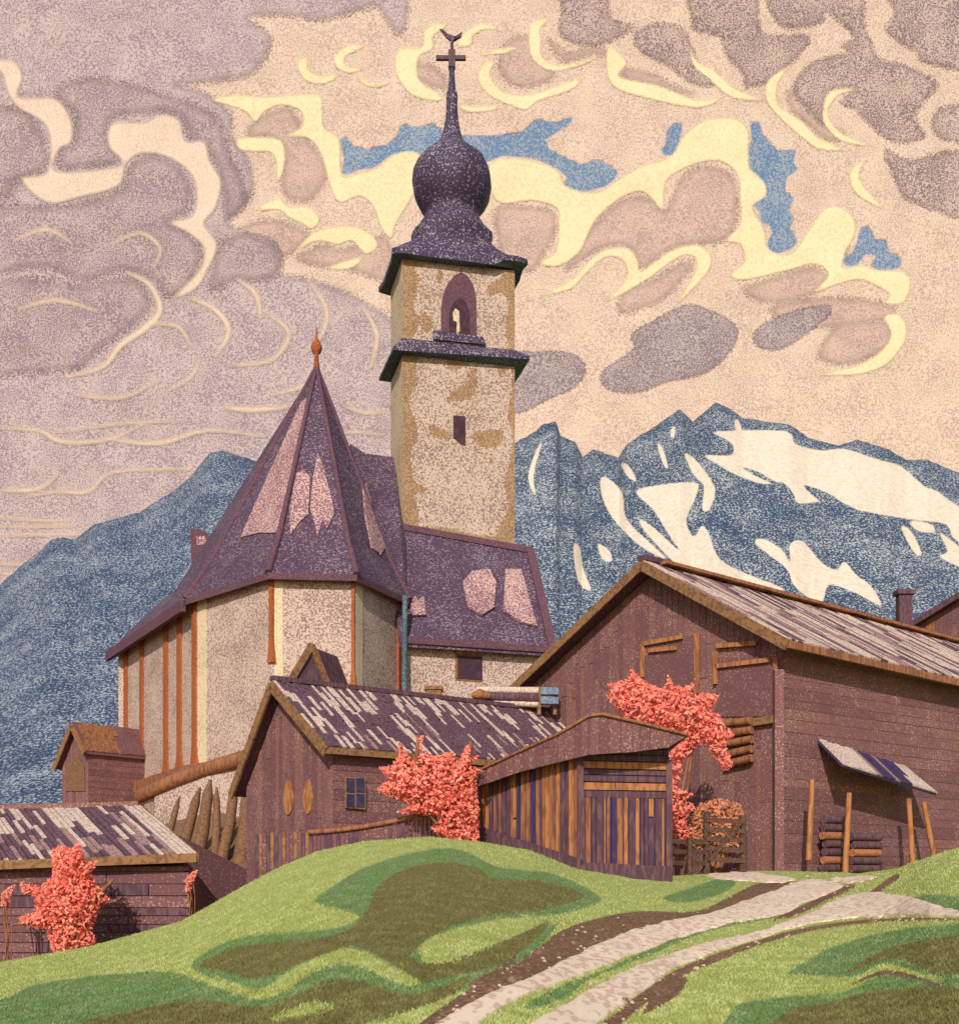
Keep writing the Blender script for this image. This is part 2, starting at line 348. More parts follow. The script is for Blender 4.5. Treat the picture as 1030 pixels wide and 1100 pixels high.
GREYD2 = [smooth(p) for p in [                     # deeper banks inside the left-hand mass
 [(-200,120),(5,115),(40,140),(48,178),(15,195),(-10,215),(-200,230)],
 [(80,120),(62,105),(70,90),(110,85),(170,100),(215,115),(235,130),(245,165),(258,190),(262,215),(245,232),(240,200),(228,165),(205,148),(195,125),(165,118),(120,126),(115,150),(125,172),(90,178),(68,180),(66,162),(80,152)],
 [(135,200),(140,180),(160,168),(185,175),(203,200),(200,225),(180,238),(205,255),(215,275),(205,300),(180,318),(165,300),(130,288),(90,300),(40,285),(-60,300),(-60,225),(60,222),(110,212)],
 [(-60,330),(20,300),(90,308),(140,300),(160,325),(145,345),(110,372),(80,395),(20,400),(-60,410)],
 [(236,262),(262,253),(292,262),(300,288),(280,300),(250,300),(228,310),(230,290)]]]
LENS = [smooth(p) for p in [
 [(645,408),(652,395),(680,375),(678,360),(700,345),(735,328),(755,330),(785,345),(792,362),(775,388),(750,403),(715,410),(690,420),(660,420)],
 [(810,358),(825,345),(860,332),(890,328),(890,338),(870,355),(845,372),(825,375),(812,370)],
 [(520,382),(580,378),(615,380),(628,395),(618,415),(590,428),(560,442),(520,440)]]]
ROSE = [smooth(p) for p in [
 [(640,240),(670,215),(700,214),(716,226),(735,188),(765,180),(788,195),(790,238),(775,258),(750,261),(720,266),(690,286),(675,264),(650,264),(625,278),(608,288)],
 [(757,168),(765,148),(790,142),(800,152),(800,172),(785,168),(775,160)], [(845,294),(872,288),(888,297),(872,315),(830,325),(800,312)], [(872,265),(880,250),(900,248),(910,262),(905,275),(890,270)],
 [(318,128),(330,150),(345,170),(350,190),(330,215),(305,205),(306,160),(290,146),(268,148),(270,135),(290,122),(310,116)], [(385,264),(400,260),(412,254),(422,275),(415,300),(380,290),(345,285),(320,277),(345,264),(365,268)],
 [(285,237),(310,240),(330,252),(320,265),(300,275),(275,262),(262,245)], [(535,224),(565,222),(592,227),(596,245),(586,268),(570,290),(545,285),(535,255)], [(700,302),(728,284),(743,282),(738,292),(715,318),(690,330),(665,335),(672,312)],
 [(900,350),(930,345),(952,347),(958,362),(945,378),(910,390),(880,382)], [(436,72),(455,68),(470,74),(480,93),(460,90),(448,84)], [(590,42),(610,57),(640,50),(655,60),(640,57),(605,64)], [(672,74),(700,80),(730,95),(745,100),(720,97),(690,88),(672,83)],
 [(545,45),(570,40),(576,60),(595,80),(570,92),(548,88),(536,70)], [(850,95),(868,110),(880,130),(905,142),(890,150),(868,134),(848,112)], [(830,330),(900,320),(960,330),(940,345),(860,350)]]]
G = 7.6
SOFT = {'peach_cloud': 2.0, 'mauve_cloud': 9.0, 'dusk_grey_cloud': 7.0, 'lit_cloud_edge': 3.0, 'pale_cloud': 4.0, 'deep_mauve_cloud': 12.0, 'lens_cloud': 4.0, 'rose_cloud': 9.0}
cl_m = {k: mat(k, s, bump=0, rough=1, spec_lvl=0, soft=SOFT[k]) for k, s in {
 'peach_cloud': ((222, 195, 173), (186, 158, 144), G, .42), 'mauve_cloud': ((200, 178, 172), (150, 132, 138), G, .48),
 'dusk_grey_cloud': ((200, 174, 160), (132, 112, 114), G, .50), 'lit_cloud_edge': ((236, 215, 172), (226, 202, 160), G * 2, .3),
 'pale_cloud': ((228, 203, 180), (208, 182, 162), G, .36), 'rose_cloud': ((208, 178, 160), (172, 144, 136), G, .46), 'deep_mauve_cloud': ((194, 170, 164), (142, 122, 128), G, .52), 'lens_cloud': ((186, 166, 160), (132, 116, 122), G, .52)}.items()}
def cloud(name, box, step, fn, D, puff, m, skirt=25.0):
    x0, x1, y0, y1 = box; X, Y = np.meshgrid(np.arange(x0, x1 + 1, step, dtype=float), np.arange(y0, y1 + 1, step, dtype=float))
    Gd = fn(X, Y) + SOFT[m] / 2
    pos = lambda x, y, g: P3(x, y, D - puff * (1 - np.exp(-np.maximum(g, 0) / 14)) - 14 * fbm(x / 60, y / 60, 3, 3))
    return contour_mesh(name, X, Y, Gd, pos, lambda x, y, g: P3(x, y, D + skirt + 0 * g), cl_m[m])
def bounds(ps, pad=12):
    a = np.concatenate([np.asarray(p) for p in ps]); lo = np.floor(a.min(0)) - pad; hi = np.ceil(a.max(0)) + pad
    return lo[0], hi[0], lo[1], hi[1]
tag(cloud('cloud_cover', (-900, 2000, -700, 1000), 5, lambda X, Y: np.minimum(-usdf(BLUE, X, Y), 60), 6500, 0, 'peach_cloud', 60), 'wide peach coloured cloud cover with ragged blue gaps', 'cloud cover', kind='stuff')
tag(cloud('cloud_bank', (-900, 470, -700, 770), 5, lambda X, Y: np.clip(sdf(GREYL[0], X, Y), -60, 60), 6499.5, 2.5, 'mauve_cloud'), 'great mauve grey cloud bank filling the left of the sky', 'cloud bank', kind='stuff')
tag(cloud('grey_cloud', bounds(GREYD), 2.5, lambda X, Y: usdf(GREYD, X, Y), 6499, 2.5, 'dusk_grey_cloud'), 'broken dark grey clouds at the top right of the sky', 'grey clouds', kind='stuff')
tag(cloud('cloud_bank', bounds(GREYD2), 3, lambda X, Y: usdf(GREYD2, X, Y), 6496.4, 2, 'deep_mauve_cloud'), 'deeper mauve billows inside the left cloud bank', 'clouds', kind='stuff')
tag(cloud('rose_cloud', bounds(ROSE), 3, lambda X, Y: usdf(ROSE, X, Y), 6499.4, .6, 'rose_cloud'), 'dull rose hollows between the cream cloud edges', 'clouds', kind='stuff')
tag(cloud('cloud_wisp', bounds(PALE), 2.5, lambda X, Y: usdf(PALE, X, Y), 6494.0, 1, 'pale_cloud'), 'pale peach curls and thin streaks across the mauve bank', 'cloud wisps', kind='stuff')
tag(cloud('lit_cloud_edge', bounds(CREAM), 2.5, lambda X, Y: usdf(CREAM, X, Y), 6498, 1, 'lit_cloud_edge'), 'curling lit cloud edges painted in cream around the onion dome and blue gaps', 'lit cloud edges', kind='stuff')  # cream layer colours in the lit edges of the clouds
for p, lb in zip(LENS, ['large dark lens shaped cloud above the snowy ridge', 'small dark lens shaped cloud right of the larger one', 'grey cloud touching the right side of the church tower']):
    tag(cloud('lens_cloud', bounds([p]), 2.5, lambda X, Y, p=p: usdf([p], X, Y), 6499, 3, 'lens_cloud'), lb, 'cloud', 'small grey clouds above the mountains')

# ------------------------------------------------------------------ mountains
def mountain(name, ridge, x0, x1, base, D0, D1, m, snow, rock, seed, amp, stepx=2.0, rows=190):
    xs = np.arange(x0, x1 + 1, stepx); rp = np.array(ridge, float)
    ry = np.interp(xs, rp[:, 0], rp[:, 1]) + .9 * fbm(xs / 5, xs * 0, seed, 2)
    t = np.linspace(0, 1, rows)[:, None]
    X = np.repeat(xs[None], rows, 0); Y = ry[None] + (base - ry[None]) * t
    n = fbm(X / 60 + Y / 140, Y / 150, seed + 1, 5); rid = 1 - 2 * np.abs(fbm(X / 34 - Y / 60, Y / 120, seed + 2, 4))
    D = D0 - (D0 - D1) * t ** .85 + amp * (n * .8 + rid * .6) * np.clip(t * 5, 0, 1)
    V = P3(X, Y, D)
    back = np.stack([V[:1] + np.array([0, D0 * .35, -D0 * .25]), V[:1] + np.array([0, D0 * .1, -D0 * .03])], 0)[:, 0]
    foot = V[-1:].copy(); foot[..., 2] = -60; foot[..., 1] -= 40
    V = np.concatenate([back, V, foot], 0)
    att = {'snow': usdf(snow, X, Y) if snow else np.full(X.shape, -30.)}
    if snow and rock: att['snow'] = np.minimum(att['snow'], -usdf(rock, X, Y))
    pad = np.full((1, len(xs)), -30.)
    att = {k: np.concatenate([pad, pad, v, pad], 0) for k, v in att.items()}
    return tag(grid_obj(name, V, len(xs), rows + 3, m, att), kind='structure')
RIDGE_R = [(330,560),(420,530),(500,500),(540,483),(554,475),(576,463),(583,456),(597,452),(602,468),(618,475),(626,491),(637,482),(652,488),(664,491),(673,477),(706,456),(730,439),(744,453),(768,432),(783,438),(797,449),(849,456),(868,470),(901,479),(921,472),(954,482),(973,494),(997,494),(1030,508),(1100,535),(1250,560),(1500,640)]
RIDGE_L = [(-500,820),(-300,760),(-120,690),(0,628),(20,610),(42,592),(55,580),(68,577),(80,580),(100,564),(150,550),(190,525),(205,512),(215,498),(225,487),(240,484),(262,491),(290,502),(340,520),(400,540),(440,565)]
SNOW = [smooth(p, 3) for p in [
 [(766,465),(773,463),(844,463),(854,477),(883,484),(906,482),(944,494),(968,501),(992,522),(1006,527),(1030,544),(1110,580),(1100,605),(1030,583),(1016,563),(978,558),(921,548),(883,539),(858,541),(852,530),(840,518),(820,520),(790,510),(770,498),(756,489),(785,489),(787,478),(776,470)],
 [(683,529),(702,522),(745,518),(749,529),(737,558),(745,577),(753,565),(761,572),(773,601),(806,618),(844,634),(806,632),(749,612),(738,600),(722,580),(702,548)],
 [(645,515),(652,513),(668,529),(673,558),(697,582),(716,601),(687,586),(659,558),(647,534)],
 [(687,558),(702,567),(725,588),(745,603),(760,618),(730,608),(711,591),(692,570)],
 [(735,487),(749,496),(768,525),(761,548),(754,546),(756,522),(745,510)],
 [(576,484),(582,476),(573,510),(576,534),(567,513)], [(616,587),(623,588),(626,610),(635,634),(621,625)], [(642,584),(654,591),(657,603),(647,601)],
 [(811,584),(821,579),(840,591),(849,605),(848,586),(857,580),(866,585),(883,605),(899,612),(907,603),(920,618),(935,629),(947,651),(925,640),(911,634),(890,628),(883,648),(868,642),(852,628),(844,610)],
 [(968,567),(978,570),(990,594),(982,594)], [(1009,572),(1030,587),(1050,600),(1040,612),(1009,598),(1018,592)], [(667,498),(675,500),(684,517),(674,512)], [(706,477),(711,480),(718,503),(712,498)], [(789,452),(793,451),(797,462),(790,461)], [(722,458),(725,460),(724,470),(720,468)], [(978,560),(1000,563),(1003,572),(985,570)]]]
ROCKIN = [smooth(p, 3) for p in [[(863,521),(890,530),(905,540),(922,549),(900,546),(880,538)], [(797,502),(815,507),(826,514),(842,521),(822,516),(806,508)]]]
rock_r = mat('blue_grey_rock', ((56, 74, 98), (186, 186, 182), g_at(2300, 2.2), .33), [('snow', ((232, 212, 188), (220, 198, 174), g_at(2300, 5), .35))], bump=0, rough=.95, jit=2.5)
rock_l = mat('blue_forest_slope', ((54, 70, 98), (174, 178, 180), g_at(1500, 2.2), .33), [('snow', ((232, 212, 188), (220, 198, 174), 8.0, .35))], bump=0, rough=.95)
mountain('mountain_range', RIDGE_R, 300, 1560, 915, 2600, 1300, rock_r, SNOW, ROCKIN, 11, 13)
mountain('mountain', RIDGE_L, -520, 440, 915, 1700, 700, rock_l, None, None, 21, 12)

# ------------------------------------------------------------------ ground, track, grass
CREST = np.array([(-500,1120,24),(-150,1062,25),(0,1034,25),(100,1016,25),(195,990,25),(260,953,25),(300,932,25),(340,915,25),(390,904,25),(460,899,25),(520,905,25),(570,914,25.3),(620,934,26),(680,944,27),(735,941,30),(800,936,32),(840,936,31.5),(880,937,30),(920,939,27.5),(962,934,24),(1000,920,21),(1030,911,20),(1100,895,20),(1500,860,20)], float)
def crest(px): return np.interp(px, CREST[:, 0], CREST[:, 1]), np.interp(px, CREST[:, 0], CREST[:, 2])
def ground_d(px, py):                              # distance of the meadow in front of its crest
    s, ds = crest(px); q = 1 / ds + (py - s) / (1366 - s) * (.2 - 1 / ds); return 1 / q
def relief(x, y): return .05 * fbm(x / 1.7, y / 1.7, 5, 3)
def ground_pos(px, py, up=0.0):
    px = np.asarray(px, float); py = np.asarray(py, float); d = ground_d(px, py); V = P3(px, py, d)
    V[..., 2] += relief(V[..., 0], V[..., 1]) * np.clip((py - crest(px)[0]) / 20, 0, 1) + up; return V
MID = [smooth(p, 4) for p in [  # outlines of meadow shade, filled with darker green
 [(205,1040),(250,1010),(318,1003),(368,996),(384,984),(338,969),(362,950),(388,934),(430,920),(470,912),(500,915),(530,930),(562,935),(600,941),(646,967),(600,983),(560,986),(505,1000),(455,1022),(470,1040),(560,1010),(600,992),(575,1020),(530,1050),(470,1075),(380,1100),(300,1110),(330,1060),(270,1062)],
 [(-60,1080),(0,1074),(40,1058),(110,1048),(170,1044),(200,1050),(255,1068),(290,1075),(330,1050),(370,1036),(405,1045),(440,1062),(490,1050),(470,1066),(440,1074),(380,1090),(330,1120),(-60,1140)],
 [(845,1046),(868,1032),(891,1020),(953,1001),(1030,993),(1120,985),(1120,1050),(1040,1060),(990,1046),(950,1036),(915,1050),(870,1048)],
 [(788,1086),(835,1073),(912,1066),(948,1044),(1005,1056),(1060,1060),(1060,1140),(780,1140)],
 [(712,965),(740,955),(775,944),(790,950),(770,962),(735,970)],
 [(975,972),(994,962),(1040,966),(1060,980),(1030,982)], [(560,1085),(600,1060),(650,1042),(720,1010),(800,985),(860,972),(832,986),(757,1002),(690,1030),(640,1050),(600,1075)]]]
OLIVE = [smooth(p, 4) for p in [  # outlines of the deeper meadow shade, filled with olive brown
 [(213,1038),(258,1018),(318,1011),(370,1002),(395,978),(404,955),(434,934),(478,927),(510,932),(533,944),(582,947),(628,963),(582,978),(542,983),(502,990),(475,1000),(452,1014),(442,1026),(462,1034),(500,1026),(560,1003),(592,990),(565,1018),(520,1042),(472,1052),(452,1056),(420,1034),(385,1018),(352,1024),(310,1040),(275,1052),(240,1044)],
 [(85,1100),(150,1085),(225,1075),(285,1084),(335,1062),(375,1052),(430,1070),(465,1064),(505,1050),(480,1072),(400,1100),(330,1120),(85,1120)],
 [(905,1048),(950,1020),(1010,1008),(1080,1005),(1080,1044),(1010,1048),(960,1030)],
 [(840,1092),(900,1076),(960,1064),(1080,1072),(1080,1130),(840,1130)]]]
LIGHT = [smooth(p, 4) for p in [
 [(448,1020),(462,1008),(482,1000),(532,988),(548,990),(505,1004),(486,1019),(466,1024)],
 [(225,1046),(275,1062),(310,1043),(352,1024),(385,1020),(420,1036),(452,1056),(430,1058),(385,1036),(345,1038),(305,1062),(262,1066)],
 [(330,1080),(360,1084),(330,1092),(290,1098)]]]
BROWN = [smooth(p, 4) for p in [
 [(495,1068),(560,1030),(603,1000),(650,985),(690,979),(747,979),(782,964),(812,950),(845,944),(850,949),(800,972),(740,988),(680,1003),(625,1026),(565,1056),(500,1092),(470,1110),(440,1110)],
 [(640,1105),(692,1064),(728,1041),(780,1021),(858,998),(948,987),(1030,987),(1030,990),(948,991),(860,1003),(790,1026),(742,1046),(705,1070),(660,1105)],
 [(700,1072),(720,1056),(738,1050),(735,1062),(716,1078),(690,1090)], [(830,988),(890,960),(912,950),(918,954),(890,968),(850,986)],
 [(920,968),(935,958),(960,940),(966,944),(945,962),(990,966),(985,972),(950,970)], [(500,1060),(540,1035),(556,1020),(550,1036),(520,1056)],
 [(905,1065),(950,1042),(1010,1058),(1008,1062),(950,1048)]]]
TRACK = [smooth(p, 4) for p in [
 [(455,1115),(500,1081),(567,1051),(622,1024),(680,1000),(757,983),(819,961),(860,947),(882,946),(906,953),(862,972),(829,986),(757,1000),(680,1026),(629,1046),(567,1068),(520,1095),(500,1115)],
 [(560,1115),(577,1097),(629,1066),(680,1040),(757,1014),(834,996),(870,981),(912,963),(948,961),(985,968),(1030,979),(1150,1000),(1150,1004),(1030,986),(948,986),(860,996),(783,1019),(731,1037),(695,1061),(644,1097),(625,1120)],
 [(748,937),(775,932),(819,938),(856,945),(830,949),(788,946),(765,943)], [(890,944),(930,941),(945,942),(915,949)]]]
xs = np.concatenate([np.arange(-1700, -460, 20.0), np.arange(-460, 1470, 4.0), np.arange(1470, 2700, 20.0)])
nr = 230; tt = np.linspace(0, 1, nr)[:, None]
cs, cd = crest(xs); X = np.repeat(xs[None], nr, 0); Y = 1366 + (cs[None] - 1366) * tt ** .8
V1 = ground_pos(X, Y)
dist = np.concatenate([np.linspace(.4, 12, 24), np.linspace(13, 60, 40), np.array([75, 110, 180, 320, 600, 1200, 2400, 6000])])[:, None]
D2 = cd[None] + dist; zS = (CZ + (HY - cs) * cd / F)[None]
hill = (3.6 + 3.0 * np.clip((xs - 125) / 110, 0, 1)) * np.clip((640 - xs) / 120, 0, 1) + 2.1 * np.clip((xs - 520) / 120, 0, 1)
tr = np.clip((D2 - 37) / 17, 0, 1); tr = tr * tr * (3 - 2 * tr)
Z2 = zS - .5 * np.clip(dist / 3, 0, 1) * np.clip((620 - xs) / 100, 0, 1)[None]
Z2 = Z2 * (1 - tr) + hill[None] * tr
Z2 = Z2 * (1 - np.clip((D2 - 74) / 120, 0, 1)) - 25 * np.clip((D2 - 74) / 120, 0, 1)
V2 = np.stack([(X[:1] - CX) * D2 / F, D2, Z2 + relief((X[:1] - CX) * D2 / F, D2)], -1)
V = np.concatenate([V1, V2], 0); pyy = HY - (V[..., 2] - CZ) * F / V[..., 1]; pxx = np.repeat(xs[None], len(V), 0)
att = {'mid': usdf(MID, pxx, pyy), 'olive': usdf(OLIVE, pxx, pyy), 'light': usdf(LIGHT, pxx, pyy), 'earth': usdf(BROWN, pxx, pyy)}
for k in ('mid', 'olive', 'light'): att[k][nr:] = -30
bank = np.clip((430 - xs) / 8, -30, 30)[None] + 0 * D2; att['earth'][nr:] = bank
g0 = ((162, 168, 90), (188, 192, 122), .02, .34); g1 = ((110, 134, 80), (134, 154, 98), .025, .26); g2 = ((114, 106, 60), (134, 126, 76), .025, .28); g3 = ((116, 86, 64), (160, 122, 92), .05, .34)  # second and third tones paint shade on the meadow
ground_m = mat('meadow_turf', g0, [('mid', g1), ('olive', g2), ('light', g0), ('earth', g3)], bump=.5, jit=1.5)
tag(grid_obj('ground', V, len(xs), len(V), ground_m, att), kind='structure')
track_m = mat('dusty_pink_track', ((252, 224, 194), (222, 188, 162), .05, .40, (.6, .25, 1)), bump=.2)
Xr, Yr = np.meshgrid(np.arange(430, 1160, 2.5), np.arange(925, 1125, 1.6))
Gr = usdf(TRACK, Xr, Yr) + 1.2 * fbm(Xr / 7, Yr / 4, 9, 2); Gr = np.where(Yr < crest(Xr)[0] + .5, -5, Gr)
tag(contour_mesh('road', Xr, Yr, Gr, lambda x, y, g: ground_pos(x, y, .012 + .0 * x) + np.stack([0 * x, 0 * x, .02 * np.clip(g / 4, 0, 1)], -1), lambda x, y, g: ground_pos(x, y, -.03), track_m), kind='structure')
# short grass over the meadow: one object, blades in three tones that carry the painted shade
nb = 230000
bx = rng.uniform(-60, 1090, nb); sB, _ = crest(bx); by = sB + (1125 - sB) * rng.random(nb) ** 1.15
keep = (usdf(TRACK, bx, by) < 1.0) & (usdf(BROWN, bx, by) < 0.5); bx, by = bx[keep], by[keep]
jx, jy = bx + rng.normal(0, 1.2, len(bx)), by + rng.normal(0, .8, len(bx))
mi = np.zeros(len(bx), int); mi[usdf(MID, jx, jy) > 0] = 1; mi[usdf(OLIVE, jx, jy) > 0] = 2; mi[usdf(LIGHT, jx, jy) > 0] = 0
base = ground_pos(bx, by); h = rng.uniform(.012, .034, len(bx)) * np.where(mi == 0, 1.0, .9); an = rng.uniform(0, 6.28, len(bx)); w = rng.uniform(.006, .012, len(bx))
side = np.stack([np.cos(an) * w, np.sin(an) * w, 0 * w], -1); lean = np.stack([rng.normal(0, .5, len(bx)) * h, rng.normal(0, .5, len(bx)) * h, h], -1)
GV = np.stack([base - side - [0, 0, .01], base + side - [0, 0, .01], base + lean], 1).reshape(-1, 3)
me = bpy.data.meshes.new('grass'); k = len(bx); me.vertices.add(3 * k); me.vertices.foreach_set('co', GV.ravel()); me.loops.add(3 * k); me.loops.foreach_set('vertex_index', np.arange(3 * k))
me.polygons.add(k); me.polygons.foreach_set('loop_start', np.arange(0, 3 * k, 3)); me.polygons.foreach_set('loop_total', np.full(k, 3)); 
for nm, sp in (('meadow_grass', g0), ('shade_green', g1), ('shade_olive', g2)): me.materials.append(mat(nm, (sp[0], sp[1], .3, .5), bump=0))
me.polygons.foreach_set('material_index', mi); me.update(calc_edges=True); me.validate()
gr_o = bpy.data.objects.new('grass', me); COL.objects.link(gr_o); tag(gr_o, 'short meadow grass in yellow green, with shade painted in dark green and brown patches', 'grass', kind='stuff')

Rg_ = np.random.default_rng(12); mb = MB()         # loose pebbles along the track and on its bare verge
px_, py_ = Rg_.uniform(430, 1040, 9000), Rg_.uniform(935, 1110, 9000)
near = np.abs(usdf(TRACK, px_, py_)); on = ((near < 6) & (Rg_.random(9000) < .09)) | ((usdf(BROWN, px_, py_) > 0) & (Rg_.random(9000) < .10))
for x, y in zip(px_[on], py_[on]):
    p = Vector(ground_pos(x, y)); q = Rg_.uniform(.010, .032) * (1 if Rg_.random() < .9 else 1.8)
    vs_ = [p + Vector((math.cos(a) * q * Rg_.uniform(.7, 1.3), math.sin(a) * q * Rg_.uniform(.7, 1.3), -.01)) for a in np.arange(6) * math.pi / 3]
    mb.mesh(vs_ + [v.lerp(p, .45) + Vector((0, 0, q * .8)) for v in vs_], [[k, (k + 1) % 6, 6 + (k + 1) % 6, 6 + k] for k in range(6)] + [[6, 7, 8, 9, 10, 11]], int(Rg_.random() < .4))
tag(mb.build('pebbles', [mat('pale_stone', ((206, 178, 154), (176, 148, 128), .02, .4)), mat('brown_stone', ((150, 116, 92), (126, 94, 74), .02, .4))]), 'small pale and brown pebbles strewn along the cart track', 'pebbles', kind='stuff')

def ground_z(x, y):                                # height of the built ground under a point
    px = CX + x * F / y; s, ds = crest(px)
    if y <= ds: return float(CZ - (1366 - HY + (s - 1366) * ((.2 - 1 / y) / (.2 - 1 / ds))) * y / F)
    j = int(np.abs(xs - px).argmin()); return float(np.interp(y, V2[:, j, 1], V2[:, j, 2]))

# ------------------------------------------------------------------ church
def vz(p, z): return Vector((p[0], p[1], z))
ZT, ZB = 14.8, 6.3
ch = thing('church', (-8, 58, 6.3), 'pale plastered church with purple shingled roofs and onion domed tower', 'church')
def dz(px, py, z): d = (z - CZ) * F / (HY - py); return P(px, py, d)
c = [dz(130, 691, ZT), dz(211, 636, ZT), dz(292, 609, ZT), dz(380, 611, ZT), dz(430, 637, ZT)]
nd = (c[0] - c[1]); c5 = c[4] + nd
ring = c + [c5]; cen = sum(ring, Vector()) / 6
mb = MB()
for i in range(6):
    a, b = ring[i], ring[(i + 1) % 6]; nrm = (b - a).cross(Vector((0, 0, 1))).normalized()
    if nrm.dot(a - cen) < 0: nrm = -nrm
    mb.slab([a, b, vz(b, ZB - 3.4), vz(a, ZB - 3.4)], -nrm * .5)
mb.build('wall', M['plaster'], ch)
def wall_n(i):
    a, b = ring[i], ring[i + 1]; n = (b - a).cross(Vector((0, 0, 1))).normalized(); return -n if n.dot(a - cen) < 0 else n
# red oxide strips up the wall, and highlights coloured in along facet edges
for px, i, w, bot in [(136, 0, 3.2, 853), (153, 0, 3.2, 845), (179, 0, 4.2, 836), (193.5, 0, 4.2, 830), (209.5, 0, 3.6, 822), (292, 1, 3.2, 712), (379, 2, 3.6, 742), (428, 3, 3.2, 760)]:
    n = wall_n(i); o = ring[i]; mb = MB()
    t = on_plane(px, 640, o, n); a = on_plane(px - w / 2, 640, o, n); b = on_plane(px + w / 2, 640, o, n)
    zb = max(ZB, on_plane(px, bot, o, n).z); wide = (b - a) * .5
    mb.slab([vz(a, ZT - .25) + n * .09, vz(b, ZT - .25) + n * .09, vz(b, zb + .9) + n * .09, vz(b + wide, zb) + n * .09, vz(a - wide, zb) + n * .09, vz(a, zb + .9) + n * .09], -n * .12)
    mb.build('wall_strip', M['rust'], ch)
for px0, px1, i in [(213, 222, 1), (294.5, 304, 2), (382, 389, 3)]:
    n = wall_n(i); o = ring[i]; a, b = on_plane(px0, 700, o, n), on_plane(px1, 700, o, n); mb = MB()
    mb.slab([vz(a, ZT - .25) + n * .03, vz(b, ZT - .25) + n * .03, vz(b, ZB) + n * .03, vz(a, ZB) + n * .03], -n * .05); mb.build('corner_highlight', M['plaster_highlight'], ch)
# plinth beam below the left wall
mb = MB()
n = wall_n(0); mb.bar(vz(ring[0], ZB + .15) + n * .3 , vz(ring[1], ZB + .35) + n * .3, .7, .55)
n1 = wall_n(1); mb.bar(vz(ring[1], ZB + .35) + n1 * .3, vz(ring[2], ZB + .4) + n1 * .3, .7, .55, 0)
mb.build('plinth', M['orange2'], ch)
# polygonal choir roof
apex = P(340, 393, 57.2)
def outw(p, k): d = Vector((p.x - apex.x, p.y - apex.y, 0)); return p + d.normalized() * k
eav = [outw(p, .5) - Vector((0, 0, .35)) for p in ring[1:5]]
mb = MB(); mid = [e.lerp(apex, .2) - Vector((0, 0, .45)) for e in eav]
for i in range(3):
    mb.face([eav[i], eav[i + 1], mid[i + 1], mid[i]]); mb.face([mid[i], mid[i + 1], apex])
bk0, bk1 = ring[1] + nd * .55, ring[4] + nd * .55; bk0.z = bk1.z = ZT - .3
mb.face([eav[0], mid[0], bk0]); mb.face([mid[0], apex, bk0]); mb.face([eav[3], bk1, mid[3]]); mb.face([mid[3], bk1, apex]); mb.face([bk0, apex, bk1])
for i in range(3): mb.slab([eav[i], eav[i + 1], eav[i + 1] - Vector((0, 0, .28)), eav[i] - Vector((0, 0, .28))], (apex - eav[i]).normalized() * .6 - Vector((0, 0, .3)), 1)
roof = mb.build('choir_roof', [M['slate'], M['slate_edge']], ch)
def fac_patch(i, pts, m=0):  # thin pink patch painting a highlight on one roof facet
    a, b = mid[i], mid[i + 1]; n = (b - a).cross(apex - a).normalized()
    if n.y > 0: n = -n
    q = [on_plane(x, y, a + n * .07, n) for x, y in pts]; pm = MB(); pm.slab(q, -n * .08, m); pm.build('highlight_patch', M['slate_pink'], roof)
fac_patch(0, [(323, 432), (329, 427), (318, 490), (300, 560), (296, 572), (278, 572), (258, 577), (272, 545), (296, 492)])
fac_patch(1, [(318, 508), (326, 504), (333, 512), (331, 552), (322, 560), (312, 574), (311, 548)]); fac_patch(1, [(336, 515), (341, 486), (347, 500), (356, 535), (359, 552), (351, 568), (347, 558), (341, 576), (336, 556), (333, 545)])
fac_patch(2, [(390, 520), (394, 519), (403, 556), (414, 588), (409, 596), (400, 588), (393, 555)])
pm = MB()                                          # ridges between the roof facets
for i in range(4): pm.tube([eav[i], mid[i], mid[i].lerp(apex, .5), apex], [.16, .14, .12, .1], 6)
pm.build('ridge_cap', M['slate_edge'], roof)
pm = MB(); b0 = apex
pm.tube([b0 - Vector((0, 0, .4)), b0 + Vector((0, 0, .5)), b0 + Vector((0, 0, .62)), b0 + Vector((0, 0, .85)), b0 + Vector((0, 0, 1.1)), b0 + Vector((0, 0, 1.3)), b0 + Vector((0, 0, 1.85))], [.2, .08, .2, .28, .2, .07, .02], 10)
pm.build('finial', M['rust'], roof)
# low aisle roof along the left wall
inn = -wall_n(0); r0 = ring[0] + inn * 2.1; r1 = ring[1] + inn * 2.1; r0.z = r1.z = 17.3
o0 = ring[0] - inn * .6 + nd.normalized() * .5; o1 = ring[1] - inn * .6; o0.z = o1.z = ZT - .45
r0e = r0 + nd.normalized() * .3; q0 = ring[0] + inn * 8; q1 = ring[1] + inn * 8; q0.z = q1.z = ZT
mb = MB(); mb.slab([o0, o1, r1, r0e], (0, 0, -.35)); mb.slab([r0e, r1, q1, q0], (0, 0, -.3)); mb.slab([vz(ring[0], ZT), r0 - Vector((0, 0, .3)), q0], nd.normalized() * -.2)
ai = mb.build('aisle_roof', M['slate'], ch)
mb = MB(); mb.bar(o0 + Vector((0, 0, -.25)), o1 + Vector((0, 0, -.25)), .22, .5); mb.build('eave_board', M['slate_edge'], ai)
mb = MB(); k0 = P(216, 604, 60.5); mb.slab([k0 + Vector((-.5, 0, 0)), k0 + Vector((.55, 0, 0)), k0 + Vector((.55, 0, 1.2)), k0 + Vector((.2, 0, 1.55)), k0 + Vector((-.55, 0, 1.7))], (0, .9, 0))
mb.slab([k0 + Vector((-.2, -.03, .85)), k0 + Vector((.3, -.03, .9)), k0 + Vector((.2, -.03, 1.3)), k0 + Vector((-.25, -.03, 1.3))], (0, .05, 0), 1)
mb.build('chimney', [M['slate_edge'], M['slate_pink']], ai)
